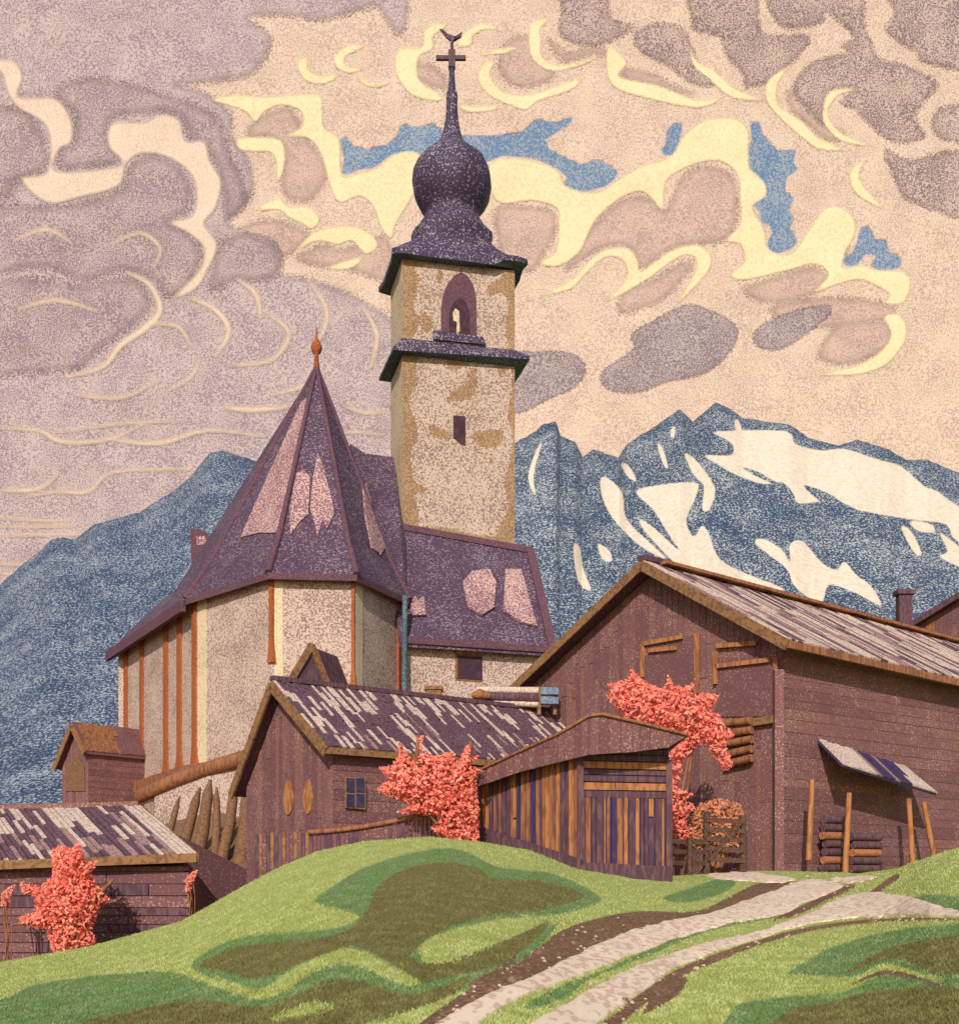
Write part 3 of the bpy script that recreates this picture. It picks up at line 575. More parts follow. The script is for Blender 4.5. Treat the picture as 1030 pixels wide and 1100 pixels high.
# nave roof between choir and tower
mb = MB(); mb.slab([P(376, 476, 59.3), P(392, 487, 59.6), P(424, 491, 60.2), P(437, 592, 57.0), P(436, 640, 54.9), P(415, 610, 55.2)], (-.6, 3.0, -1.2)); mb.build('nave_roof', M['slate'], ch)
# tower
A = P(432, 375, 58.0); aa = math.radians(14); e1 = Vector((math.cos(aa), math.sin(aa), 0)); e2 = Vector((-math.sin(aa), math.cos(aa), 0)); TL = 5.6; TD = 3.2; ZTW = 31.7
A.z = ZB
fn, ln = -e2, -e1
mb = MB()
B_, C_, D_ = A + e1 * TL, A + e1 * TL + e2 * TD, A + e2 * TD
for a, b in ((B_, C_), (C_, D_), (D_, A)): mb.face([a, b, vz(b, ZTW), vz(a, ZTW)])
mb.face([vz(A, ZTW), vz(B_, ZTW), vz(C_, ZTW), vz(D_, ZTW)])
mb.build('tower_wall', M['tower_lit'], ch)
nx, ny = 70, 180; U, Vv = np.meshgrid(np.linspace(0, TL, nx), np.linspace(ZTW, ZB, ny))
FV = np.stack([A.x + e1.x * U, A.y + e1.y * U, Vv], -1); FX = CX + FV[..., 0] * F / FV[..., 1]; FY = HY - (FV[..., 2] - CZ) * F / FV[..., 1]
BROWN_PATCH = [smooth(p, 4) for p in [
 [(425,255),(560,262),(560,288),(540,284),(500,286),(470,283),(446,288),(450,300),(445,330),(452,345),(440,366),(425,366)],
 [(535,300),(545,288),(560,280),(560,372),(546,372),(543,345),(546,325),(538,315),(528,318),(522,310)],
 [(452,335),(462,340),(466,352),(455,356)], [(470,290),(476,292),(474,304),(468,300)],
 [(425,374),(450,378),(447,395),(449,412),(440,430),(446,452),(450,470),(442,486),(446,516),(458,524),(456,530),(446,532),(450,556),(448,600),(425,600)],
 [(560,374),(548,384),(540,384),(544,398),(535,404),(532,392),(520,384),(545,374)], [(560,380),(551,390),(549,420),(545,445),(550,470),(546,500),(540,520),(546,545),(534,570),(538,600),(565,600)],
 [(425,572),(470,566),(510,574),(560,578),(560,602),(425,602)],
 [(480,384),(503,385),(500,394),(484,398)], [(503,400),(512,396),(512,415),(506,428),(494,430),(478,432),(488,418),(500,412)],
 [(460,455),(478,462),(486,466),(478,472),(462,466)], [(510,464),(525,462),(540,462),(538,478),(524,482),(510,476)]]]
fr = grid_obj('tower_front_wall', FV - np.array(ROOT[ch]), nx, ny, M['tower'], {'brown_patch': usdf(BROWN_PATCH, FX, FY)}, False); fr.parent = ch; ROOT[fr] = ROOT[ch]
fr['label'] = 'tower front with brown patches on pale render'
def trect(k, z, up=0): return [vz(A - e1 * k - e2 * k, z), vz(B_ + e1 * k - e2 * k, z), vz(C_ + e1 * k + e2 * k, z), vz(D_ - e1 * k + e2 * k, z)]
def skirt_roof(name, z0, over, h, curl):
    mb = MB(); lo = trect(over, z0); lo[1] = lo[1] + Vector((.1, 0, curl)); lo[3] = lo[3] + Vector((0, 0, curl)); hi = trect(.02, z0 + h); un = trect(.02, z0 - .12); lob = [p - Vector((0, 0, .15)) for p in lo]
    for i in range(4):
        j = (i + 1) % 4; mid_ = [(lo[i] + lo[j]) / 2 + Vector((0, 0, -.04))]
        mb.face([lo[i], lo[j], hi[j], hi[i]]); mb.face([lob[j], lob[i], un[i], un[j]], 1); mb.face([lob[i], lob[j], lo[j], lo[i]])
    return mb.build(name, [M['dome'], M['copper']], ch)
skirt_roof('cornice', 27.1, .52, .7, .25)
# ogee roof and onion dome, square at the eave and round above
tc_ = (A + C_) / 2; dc = tc_.y
zy = lambda y: CZ + (HY - y) * dc / F; rr = lambda r: r * dc / F
prof = [(31.6, None, .0), (31.86, None, 0), (32.1, .93, .0), (32.4, .83, .04), (32.85, .66, .15), (33.3, .53, .4), (256, 42, .85), (249, 38, 1), (243, 34.5, 1), (238, 31.5, 1), (233.5, 28.5, 1), (229, 30.5, 1), (222, 36, 1), (212, 41, 1), (198, 43.5, 1), (186, 42, 1), (176, 37.5, 1), (169, 31, 1), (163, 23.5, 1), (157, 17, 1), (150, 12.5, 1), (142, 9.6, 1), (128, 7, 1), (112, 6, 1), (102, 6.4, 1), (96, 4.2, 1), (80, 3, 1), (66, 2.4, 1), (40, 1.6, 1)]
NSEG = 48; vs = []; hx, hy = TL / 2 + .45, TD / 2 + .5
for y, r, k in prof:
    for s in range(NSEG):
        th = 2 * math.pi * s / NSEG; cx, sy = math.cos(th), math.sin(th)
        sq = 1 / max(abs(cx) / hx, abs(sy) / hy) * (r if r and r < 1 else 1 if r is None else .75) * (1 + (.07 * (min(abs(cx) / hx, abs(sy) / hy) / max(abs(cx) / hx, abs(sy) / hy)) ** 6 if r is None else 0))
        rad = sq * (1 - k) + (rr(r) if r and r >= 1 else rr(42) if r else 0) * k
        if k >= .95: rad *= 1 - .03 * abs(math.sin(4 * th))
        p = tc_ + e1 * cx * rad + e2 * sy * rad; vs.append(vz(p, (zy(y) if y >= 35 else y) + (.3 if r is None and abs(cx) / hx > .6 * abs(sy) / hy and abs(sy) / hy > .6 * abs(cx) / hx and sy < 0 and cx > 0 else 0)))
fs = [[i * NSEG + s, i * NSEG + (s + 1) % NSEG, (i + 1) * NSEG + (s + 1) % NSEG, (i + 1) * NSEG + s] for i in range(len(prof) - 1) for s in range(NSEG)]
mb = MB(); mb.mesh(vs, fs, 0, True); mb.mesh(vs[:NSEG], [list(range(NSEG))], 1)
dome = mb.build('onion_dome', [M['dome'], M['copper']], ch)
mb = MB(); top = zy(62); q = vz(tc_, top)
mb.bar(q - Vector((rr(17), 0, 0)), q + Vector((rr(15), 0, 0)), .16, .2); mb.bar(q - Vector((0, 0, .5)), q + Vector((0, 0, .35)), .34, .3)
mb.build('cross', M['iron'], dome)
mb = MB(); k_ = vz(tc_, zy(40)); u = rr(1)
mb.slab([k_ + Vector((x * u, -.05, z * u)) for x, z in [(-2, -4), (2, -4), (4, 1), (7, 3), (11, 6), (10, 1), (6, -1)]], (0, .12, 0)); mb.slab([k_ + Vector((x * u, -.06, z * u)) for x, z in [(-2.5, -3), (2.5, -3), (4, 1), (0, 2), (-4, 3), (-9, 8), (-13, 9), (-9, 4), (-6, 0)]], (0, .12, 0))
mb.build('weathercock', M['iron'], dome)
# belfry window with pointed arch, slit below
tp = lambda x, y, k=0: on_plane(x, y, A + fn * k, fn)
mb = MB()
outer = [(474, 362), (474, 332), (476, 316), (481, 304), (488, 296), (495, 292), (502, 296), (508, 305), (511, 318), (512, 362)]; inner = [(483, 361), (482, 342), (484, 330), (489, 323), (495, 319), (500, 324), (504, 334), (505, 361)]
mb.slab([tp(x, y, .1) for x, y in outer], e2 * .14); bw = mb.build('belfry_window', M['slate_edge'], ch)
mb = MB(); mb.slab([tp(x, y, .125) for x, y in inner], e2 * .04); mb.build('opening', M['dark'], bw)
mb = MB(); mb.slab([tp(x, y, .15) for x, y in [(486.5, 336), (489, 331), (493, 334), (494, 355), (490, 360), (491, 346), (487, 344)]], e2 * .04); mb.build('louvre', M['tower_lit'], bw)
mb = MB(); mb.slab([tp(x, y, .16) for x, y in [(466, 354), (519, 362), (522, 370), (466, 364)]], e2 * .2); mb.build('sill', M['dome'], bw)
mb = MB(); mb.slab([tp(x, y, .03) for x, y in [(487, 446), (500, 447), (500, 479), (495, 477), (487, 470)]], e2 * .1); mb.build('slit_window', M['dark'], ch)
# annex at the tower foot
w0, w1 = dz(437, 683, 12.7), dz(584, 693, 12.7); we = (w1 - w0).normalized(); wn = Vector((we.y, -we.x, 0))
g0_, g1_ = vz(tp(430, 580, .05), 18.0), vz(on_plane(565, 585, A + fn * .05, fn), 18.0)
mb = MB(); mb.slab([w0, w1, vz(w1, 5), vz(w0, 5)], -wn * .4); mb.slab([w1 + we * 0, vz(g1_, 18) - Vector((0, 0, .2)), vz(g1_, 5), vz(w1, 5)], -we * .3); mb.build('annex_wall', M['plaster'], ch)
e0, e1_ = w0 + wn * .5 - we * .5 - Vector((0, 0, .3)), w1 + wn * .5 + we * .25 - Vector((0, 0, .3)); g0e, g1e = g0_ - we * .6, g1_ + we * .2
rn = (e1_ - e0).cross(g1e - e0).normalized(); g0e.z -= (g0e - e0).dot(rn) / rn.z
mb = MB(); mb.slab([e0, e1_, g1e, g0e], (0, 0, -.3)); ar = mb.build('annex_roof', M['slate'], ch)
rn = (e1_ - e0).cross(g0e - e0).normalized(); rn = rn if rn.y < 0 else -rn; pm = MB()
for pts in ([(497, 625), (507, 613), (526, 611), (533, 625), (531, 652), (518, 660), (503, 652)], [(543, 611), (560, 611), (568, 640), (577, 672), (560, 668), (541, 655)], [(441, 648), (446, 639), (449, 645), (455, 640), (458, 660), (442, 661)]):
    pm.slab([on_plane(x, y, e0 + rn * .16, rn) for x, y in pts], -rn * .12); pm.build('highlight_patch', M['slate_pink'], ar); pm = MB()
pm = MB(); pm.bar(e1_ + Vector((0, 0, .05)), g1e + Vector((0, 0, .05)), .4, .2); pm.bar(g0e, g1e, .35, .3); pm.bar(e0, e1_, .2, .3); pm.build('roof_edge', M['slate_edge'], ar)
mb = MB(); mb.tube([P(435, 640, 53.4), P(434.5, 700, 53.4), P(434, 780, 53.4)], [.13, .13, .13], 8); mb.build('downpipe', M['copper'], ch)
mb = MB(); mb.slab([on_plane(x, y, w0 + wn * .03, wn) for x, y in [(489, 702), (518, 704), (518, 733), (489, 731)]], -wn * .1); an_w = mb.build('annex_window', M['verge'], ch)
mb = MB(); mb.slab([on_plane(x, y, w0 + wn * .05, wn) for x, y in [(491.5, 704), (518, 706), (518, 731), (491.5, 729)]], -wn * .05); mb.build('shutter', M['dark'], an_w)

# retaining wall below the church and the earth bank with leaning posts
rw = thing('retaining_wall', (-13, 47, 3), 'low pale plastered retaining wall below the church choir', 'wall')
mb = MB(); a, b = P(166, 862, 49.5), P(290, 838, 45.0); mb.slab([P(166, 848, 49.5), P(212, 828, 48), P(262, 818, 46), P(292, 826, 45), vz(P(292, 900, 45), 0), vz(P(166, 900, 49.5), 0)], (.15, .5, 0)); mb.build('wall_face', M['plaster'], rw)
mb = MB(); mb.tube([P(150, 856, 50.2), P(190, 838, 48.6), P(225, 826, 47.4), P(262, 815, 45.9), P(294, 812, 44.9)], [.28, .3, .3, .32, .3], 8); mb.build('coping_beam', M['orange2'], rw)
post_lbl = ['short leaning brown stake at the left end of the pale wall', 'broad slanting brown stake before the pale wall, second from the left', 'upright thick brown stake in the middle of the pale wall', 'thin upright brown stake just right of the thickest middle one', 'slanting brown stake between the last two patches of pale wall', 'thick brown stake just left of the log house', 'blunt brown stake beside the corner of the log house']
for (x0, y0, x1, y1, w0_), lb in zip([(160, 900, 193, 856, 8), (180, 905, 215, 846, 12), (206, 912, 226, 838, 14), (229, 912, 233, 846, 9), (236, 915, 254, 834, 12), (258, 912, 267, 848, 17), (281, 912, 284, 852, 13)], post_lbl):
    d = 43.0; mb = MB(); r = w0_ * d / F / 2; p0, p1 = P(x0, y0, d - .4), P(x1, y1, d + .3); p0.z = min(p0.z, ground_z(p0.x, p0.y) - .2)
    mb.tube([p0, p0.lerp(p1, .5) + Vector((.06, 0, 0)), p0.lerp(p1, .86), p1], [r * 1.1, r, r * .85, r * .2], 8); o = mb.build('stake', M['wood_post']); tag(o, lb, 'stake', 'leaning stakes below the church')

# ------------------------------------------------------------------ timber buildings
def pick(ws):
    def f(px, py, r):
        for i, w in enumerate(ws):
            if r < w: return i
            r -= w
        return len(ws) - 1
    return f
def house(name, label, cat, O, u, v, zr, ze_r, ze_l, br, bl, L, zb, ov, over_e, mats, roof_pick, seed, gdir='v', tilt=0.0, bw=.26, bl_=2.2):
    """gabled timber building: O ridge point over the gable verge, u ridge direction, v towards its right eave"""
    root = thing(name, vz(O, zb), label, cat)
    dr = tilt * L
    R0, R1 = vz(O, zr), vz(O + u * L, zr - dr); E0, E1 = vz(O + v * br, ze_r), vz(O + v * br + u * L, ze_r - dr); L0, L1 = vz(O - v * bl, ze_l), vz(O - v * bl + u * L, ze_l - dr)
    mb = MB(); up = Vector((0, 0, 1))
    for q in ([R0, R1, E1, E0], [R0, R1, L1, L0]): mb.slab(q, (0, 0, -.14), 0)
    sn = (E0 - R0).cross(R1 - R0).normalized(); sn = sn if sn.z > 0 else -sn
    mb.planks([R0, R1, E1, E0], E0 - R0, bw, bl_, .05, roof_pick, sn, seed=seed)
    ro = mb.build('roof', mats['roof'], root)
    mb = MB()
    for a, b in ((R0, E0), (R0, L0)): mb.bar(a - u * .03 - up * .14, b - u * .03 - up * .14, .07, .30)
    mb.build('bargeboard', mats['verge'], ro)
    # walls
    cr, cl = br - over_e, bl - over_e; kr = (zr - ze_r) / br; kl = (zr - ze_l) / bl; G0 = O + u * ov
    gp = [vz(G0, zr - .2), vz(G0 + v * cr, zr - .2 - kr * cr), vz(G0 + v * cr, zb), vz(G0 - v * cl, zb), vz(G0 - v * cl, zr - .2 - kl * cl)]
    mb = MB(); mb.slab(gp, u * .12, 0)
    mb.planks(gp, up if gdir == 'v' else v, .26, 5, .02, pick([.5, .25, .25]), -u, seed=seed + 1); mb.build('gable_wall', mats['wall'], root)
    S0, S1 = G0 + v * cr, G0 + v * cr + u * (L - 2 * ov); zt = zr - .25 - kr * cr; sp = [vz(S0, zt), vz(S1, zt - dr), vz(S1, zb), vz(S0, zb)]
    mb = MB(); mb.slab(sp, -v * .12, 0); mb.planks(sp, u, .3, 6, .014, pick([.45, .35, .2]), v, seed=seed + 2); mb.build('side_wall', mats['wall'], root)
    mb = MB(); T0, T1 = G0 - v * cl, G0 - v * cl + u * (L - 2 * ov); zt2 = zr - .25 - kl * cl; mb.slab([vz(T0, zt2), vz(T1, zt2 - dr), vz(T1, zb), vz(T0, zb)], v * .12, 0)
    bk = [p + u * (L - 2 * ov) - Vector((0, 0, dr)) for p in gp]; mb.slab(bk, -u * .12, 0); mb.build('back_wall', mats['wall'], root)
    return root, ro, G0, S0, R0, R1, E0, E1
TW = [M['barn'], M['barn2'], M['barn3']]
RF = [M['shingle_dark'], M['shingle_mid'], M['shingle_pale']]
U = Vector((.8, .6, 0)); Vd = Vector((.6, -.8, 0))
def barn_roof_pick(px, py, r):
    if px < 745 and py > 640 - (px - 690) * .1: return 1 if r < .5 else 0
    return 2 if r < .5 else (1 if r < .78 else 0)
barn, broof, BG0, BS0, BR0, BR1, BE0, BE1 = house('barn', 'large dark timber barn with silvery board roof right of the church', 'barn', Vector((5.1, 38, 0)), U, Vd, 11.75, 8.35, 8.55, 5.7, 6.85, 20, 1.0, .6, .65, {'roof': RF, 'verge': M['verge'], 'wall': TW}, barn_roof_pick, 31, tilt=.028, bw=.2, bl_=2.0)
mb = MB(); mb.bar(BR0 + U * .6 + Vd * .35 + Vector((0, 0, -.02)), BR1 + Vd * .35 + Vector((0, 0, -.02)), .3, .1, 0); mb.bar(BR0 + Vector((0, 0, .1)), BR1 + Vector((0, 0, .1)), .35, .16, 1); mb.build('ridge_board', [M['orange2'], M['plum']], broof)
mb = MB(); mb.bar(BE0 + Vector((0, 0, -.12)), BE1 + Vector((0, 0, -.12)), .12, .2); mb.build('eave_board', M['orange2'], broof)
gpl = lambda x, y, k=.09: on_plane(x, y, vz(BG0, 5) - U * k, U); spl = lambda x, y, k=.09: on_plane(x, y, vz(BS0, 5) + Vd * k, Vd)
def frame_strip(mb, a, b, w, m=0, n=None): mb.bar(a, b, w, .08, m, up=n or U)
mb = MB(); mb.slab([gpl(x, y, .06) for x, y in [(692, 690), (748, 682), (748, 742), (692, 742)]], U * .04); hw = mb.build('hayloft_hatch', M['barn2'], barn)
mb = MB()
for a, b in (((690, 692), (733, 684)), ((697, 699), (726, 696)), ((690, 692), (690, 728)), ((748, 680), (748, 745))): frame_strip(mb, gpl(*a, .12), gpl(*b, .12), .13)
mb.build('frame', M['orange'], hw)
mb = MB(); mb.slab([gpl(x, y, .06) for x, y in [(769, 708), (832, 705), (832, 770), (769, 770)]], U * .04); hw = mb.build('hayloft_hatch', M['barn2'], barn)
mb = MB()
for a, b in (((770, 694), (812, 691)), ((768, 716), (826, 709)), ((768, 700), (768, 735)), ((833, 706), (833, 760))): frame_strip(mb, gpl(*a, .12), gpl(*b, .12), .13)
mb.build('frame', M['orange'], hw)
mb = MB(); mb.bar(gpl(836, 720, .12), vz(gpl(836, 720, .12), 1.2), .26, .26); mb.build('corner_post', M['barn'], barn)
mb = MB()
for i in range(5):
    p = gpl(784 + (i % 2) * 3, 778 + i * 11, .0); q_ = gpl(812, 775 + i * 10, .0); mb.tube([p - U * .2, q_ - U * .2], [.12, .12], 8)
mb.build('crossed_logs', M['orange2'], barn)
mb = MB(); mb.bar(gpl(700, 793, .13), gpl(836, 772, .13), .1, .22, up=(0, 0, 1)); mb.build('floor_beam', M['verge'], barn)
# lean-to canopy with props
mb = MB(); t0, t1 = spl(879, 795, .05), spl(972, 824, .05); l0, l1 = spl(906, 822, 1.25), spl(1006, 853, 1.25)
cn = (t1 - t0).cross(l0 - t0).normalized(); cn = cn if cn.z > 0 else -cn
mb.slab([t0, t1, l1, l0], cn * -.07, 0); mb.planks([t0, t1, l1, l0], l0 - t0, .3, 4, .04, lambda px, py, r: 2 if py > 832 or px < 925 else (0 if r < .6 else 1), cn, seed=5); lean = mb.build('canopy', [M['plumblue'], M['shingle_mid'], M['shingle_pale']], barn)
for x0, y0, x1, y1 in [(872, 838, 869, 915), (912, 852, 908, 932), (976, 858, 980, 926), (992, 862, 1003, 920)]:
    mb = MB(); a = spl(x0, y0, 1.05); b = spl(x1, y1, 1.05); b = a.lerp(b, 1.12); mb.tube([a, b], [.075, .09], 8); mb.build('prop', M['orange'], barn)
for col_, (x0, x1, rows) in enumerate([(883, 905, 7), (913, 946, 5)]):   # split logs stacked along the wall
    for i in range(rows):
        for kk in range(2):
            a, b = spl(x0 + (i * 5) % 4, 926, .18 + .25 * kk), spl(x1 - (i * 7 + kk * 3) % 5, 926, .18 + .25 * kk); zz = 2.05 + .235 * i
            mb = MB(); mb.tube([vz(a, zz), vz(b, zz + .01)], [.118, .116], 9); dk = (i * 2 + col_ + kk) % 3 != 0
            o = mb.build('firewood_log', M['plum'] if dk else M['log'])
            tag(o, 'dark weathered log in the firewood stack under the barn canopy' if dk else 'orange split log in the firewood stack under the barn canopy', 'log', 'dark firewood logs against the barn' if dk else 'orange firewood logs against the barn')
# far barn on the right
far, froof, *_r = house('barn', 'distant brown barn roof with small chimney at right edge', 'barn', Vector((28.5, 60, 0)), U, Vd, 19.0, 15.9, 15.4, 6, 9.6, 14, 2.0, .5, .5, {'roof': [M['barn2'], M['barn'], M['orange2']], 'verge': M['plum'], 'wall': [M['barn2'], M['orange2'], M['barn']]}, pick([.5, .4, .1]), 41)
p0 = on_plane(971, 650, Vector((28.5, 60, 0)) + U * 1.2, U); mb = MB(); mb.bar(p0 - Vector((0, 0, 1.2)), p0 + Vector((0, 0, .55)), .75, .6); mb.bar(p0 + Vector((0, 0, .55)), p0 + Vector((0, 0, .8)), 1.0, .85); mb.build('chimney', M['plum'], froof)

# middle log house
U2 = Vector((.793, .609, 0)); V2d = Vector((.609, -.793, 0))
_pn = lambda px, py: fbm(np.array([px / 23.0]), np.array([py / 9.0]), 77, 2)[0]
def mid_roof_pick(px, py, r):
    rl = 733 + (px - 292) * .114; t = (py - rl) / 72
    if px < 378 and .1 < t: return 2 if r < .42 else 0
    if t < .3: return 2 if r < .38 else 0
    return 2 if r < .13 else (1 if r < .2 else 0)
mh, mroof, MG0, MS0, MR0, MR1, ME0, ME1 = house('log_house', 'brown log house with patched shingle roof below the church', 'house', Vector((-6.18, 36, 0)), U2, V2d, 7.65, 5.4, 4.5, 3.2, 2.7, 12, .2, .4, .3, {'roof': [M['shingle_dark'], M['shingle_mid'], M['shingle_pale']], 'verge': M['verge'], 'wall': TW}, mid_roof_pick, 51, bw=.12, bl_=.8)
mg = lambda x, y, k=.07: on_plane(x, y, vz(MG0, 5) - U2 * k, U2); ms = lambda x, y, k=.08: on_plane(x, y, vz(MS0, 5) + V2d * k, V2d)
for cx, cy in ((309, 857), (330, 856)):
    mb = MB(); mb.slab([mg(cx + 5 * math.cos(t) * (1 if math.sin(t) > -.3 else .8), cy + 19 * math.sin(t)) for t in np.linspace(0, 2 * math.pi, 14, endpoint=False)], U2 * .05); mb.build('shutter', M['orange'], mh)
mb = MB(); mb.slab([ms(x, y, .1) for x, y in [(371, 834), (393, 836), (393, 870), (371, 868)]], -V2d * .05); w_ = mb.build('window', M['verge'], mh)
for x0, x1 in ((372.5, 381), (383, 391.5)):
    for y0, y1 in ((836, 851), (853, 867)):
        mb = MB(); mb.slab([ms(x, y, .12) for x, y in [(x0, y0), (x1, y0 + .5), (x1, y1 + .5), (x0, y1)]], -V2d * .04); mb.build('pane', M['darkblue'], w_)
mb = MB(); ap = P(335, 695, 37.4); mb.slab([ap, P(352, 738, 37.8), P(352, 760, 37.8), P(314, 760, 37.0), P(314, 728, 37.0)], Vector((.6, 1.6, 0)), 0); mb.bar(ap + Vector((0, -.05, .05)), P(312, 731, 36.9), .1, .2, 1); mb.bar(ap + Vector((0, -.05, .05)), P(354, 741, 37.8), .1, .2, 1); mb.build('dormer', [M['plum'], M['verge']], mroof)
mb = MB(); p0 = P(466, 752, 40.0); mb.bar(p0 - Vector((0, 0, .6)), p0 + Vector((0, 0, .3)), .5, .6); mb.bar(p0 + Vector((0, 0, .3)), p0 + Vector((0, 0, .42)), .6, .7); mb.build('chimney', M['verge'], mroof)
mb = MB(); mb.bar(ME0 + Vector((0, 0, -.1)), ME1 + Vector((0, 0, -.1)), .1, .18); mb.bar(MR0 + Vector((0, 0, .08)), MR1 + Vector((0, 0, .08)), .25, .14, 1); mb.build('eave_board', [M['verge'], M['plum']], mroof)

# plank fence in front of the log house
pf = thing('plank_fence', P(370, 930, 29.0), 'low dark plank fence in front of the log house', 'fence')
fa, fb = P(274, 896, 29.5), P(470, 872, 28.5); mb = MB(); Rn = random.Random(3)
for i in range(46):
    t = i / 46; a = fa.lerp(fb, t); b = fa.lerp(fb, t + .019); h = Rn.uniform(-.05, .05) - .18 * math.sin(t * 3.1)
    mb.slab([vz(a, a.z + h), vz(b, b.z + h), vz(b, a.z - 1.9), vz(a, a.z - 1.9)], (0, .04, 0), 2 if i < 14 and i % 3 == 1 else (0 if Rn.random() < .6 else 1))
mb.build('boards', [M['plum'], M['barn2'], M['verge']], pf)
mb = MB(); q = [fa.lerp(fb, t) + Vector((0, -.05, -.18 * math.sin(t * 3.1) + .02)) for t in np.linspace(.3, 1, 8)]; mb.tube(q, [.06] * 8, 6); mb.build('top_rail', M['orange2'], pf)

# plank shed on the knoll
sh = thing('plank_shed', P(640, 935, 27), 'small plank shed with orange boards standing on the grassy knoll', 'shed')
la, lb_, lc = P(515, 900, 29.2), P(623, 900, 26.6), P(718, 900, 27.4)
def swall(a, b, za0, zb0, z1, ws, seed, name, horiz=None):
    n = (b - a).cross(Vector((0, 0, 1))).normalized(); n = n if n.y < 0 else -n
    poly = [vz(a, za0), vz(b, zb0), vz(b, z1), vz(a, z1)]; mb = MB(); mb.slab(poly, -n * .08, 3)
    top = poly if horiz is None else [vz(a, horiz), vz(b, horiz), vz(b, z1), vz(a, z1)]
    mb.planks(top, Vector((0, 0, -1)), .13, 9, .04, pick(ws), n, gap=.02, jit=1.0, seed=seed)
    if horiz is not None: mb.planks([vz(a, za0), vz(b, zb0), vz(b, horiz), vz(a, horiz)], b - a, .17, 6, .045, lambda px, py, q: 0 if py > 812 and q < .7 else 2, n, gap=.015, seed=seed + 1)
    return mb.build(name, [M['orange'], M['orange2'], M['plum'], M['plumblue']], sh), n
z_ = lambda y, d: CZ + (HY - y) * d / F
swall(la, lb_, z_(838, 29.2), z_(806, 26.6), 1.2, [.26, .24, .32, .18], 9, 'left_wall'); swall(lb_, lc, z_(806, 26.6), z_(800, 27.4), 1.2, [.28, .22, .32, .18], 16, 'front_wall', z_(856, 26.6))
for a in (la, lb_, lc):
    mb = MB(); mb.bar(vz(a, 1.1) + Vector((0, -.05, 0)), vz(a, z_(815, 27)) + Vector((0, -.05, 0)), .14, .14); mb.build('post', M['plum'], sh)
mb = MB(); mb.bar(vz(la, z_(896, 29.2) - .15) + Vector((0, -.12, 0)), vz(lb_, z_(934, 26.6) - .1) + Vector((0, -.12, 0)), .08, .62); mb.bar(vz(lb_, z_(934, 26.6) - .1) + Vector((0, -.12, 0)), vz(lc, z_(938, 27.4) - .1) + Vector((0, -.12, 0)), .08, .5); mb.build('base_board', M['plum'], sh)
_l = lambda px: 1 / (1 / 28.9 + (1 / 26.0 - 1 / 28.9) * (px - 500) / 132); _r = lambda px: 1 / (1 / 26.0 + (1 / 26.9 - 1 / 26.0) * (px - 632) / 105)
Pv = [P(500, 836, _l(500)), P(560, 808, _l(560)), P(600, 790, _l(600)), P(632, 771, 26.0), P(646, 769, _r(646)), P(690, 779, _r(690)), P(737, 791, 26.9)]
ka, kb, kc = P(500, 836, 28.9), P(632, 771, 26.0), P(737, 791, 26.9); mb = MB()
for a, b, pts in ((ka, kb, [(503, 836), (560, 809), (600, 790.5), (632, 772), (632, 811), (560, 829), (514, 845)]), (kb, kc, [(632, 772), (646, 770), (690, 780), (736, 791.5), (718, 803), (680, 808), (632, 811)])):
    n = (b - a).cross(Vector((0, 0, 1))).normalized(); n = n if n.y < 0 else -n
    q = [on_plane(x, y, a, n) for x, y in pts]; mb.slab(q, -n * .06, 0); mb.planks(q, (0, 0, 1), .24, 6, .015, pick([.6, .4]), n, seed=3)
mb.build('gable_boards', [M['barn2'], M['barn']], sh)
bd = Vector((.15, 5.2, 0)); up = Vector((0, 0, .06)); mb = MB()
for i in range(len(Pv) - 1): mb.slab([Pv[i] + up, Pv[i + 1] + up, Pv[i + 1] + up + bd, Pv[i] + up + bd], (0, 0, -.09), 0)
sr = mb.build('roof', M['barn'], sh)
mb = MB(); mb.tube([p + Vector((0, -.06, .03)) for p in Pv], [.035] * len(Pv), 6); mb.build('verge_pole', M['orange2'], sr)
mb = MB()
bk_ = [la + bd, lb_ + bd * .9, lc + bd * .9]
for a, b in ((la, la + bd * .9), (lc, lc + bd * .9), (la + bd * .9, lc + bd * .9)): mb.slab([vz(a, z_(838, 29.2)), vz(b, z_(838, 29.2)), vz(b, 1.0), vz(a, 1.0)], (.05, -.05, 0))
mb.build('back_wall', M['barn2'], sh)

# left shed
ls = thing('shed', P(60, 1010, 27.5), 'long low shed with silver streaked board roof at left edge', 'shed')
E0_, E1_ = P(-220, 934, 27.0), P(211, 918, 27.0); R0_, R1_ = P(-190, 842, 31.0), P(150, 866, 31.0)
def ls_pick(px, py, r):
    rg = px - (py - 866) * 1.13
    if 38 < rg < 76 and py < 893: return 2
    if rg > 128: return 2
    return 2 if r < (.3 if py < 897 else .14) else (1 if r < .36 else 0)
nn = (E1_ - E0_).cross(R1_ - E0_).normalized(); nn = nn if nn.z > 0 else -nn; R0_ = R0_ - nn * (R0_ - E1_).dot(nn); E0_ = E0_ - nn * (E0_ - E1_).dot(nn)
mb = MB(); mb.slab([E0_, E1_, R1_, R0_], nn * -.14, 0); mb.planks([E0_, E1_, R1_, R0_], E1_ - R1_, .13, 1.3, .05, ls_pick, nn, seed=15)
bkE = [R1_ + Vector((.3, 3, -1.6)), R0_ + Vector((.3, 3, -1.6))]; mb.slab([R1_, bkE[0], bkE[1], R0_], (0, 0, -.14), 0); lr = mb.build('roof', [M['shingle_dark'], M['shingle_mid'], M['shingle_pale']], ls)
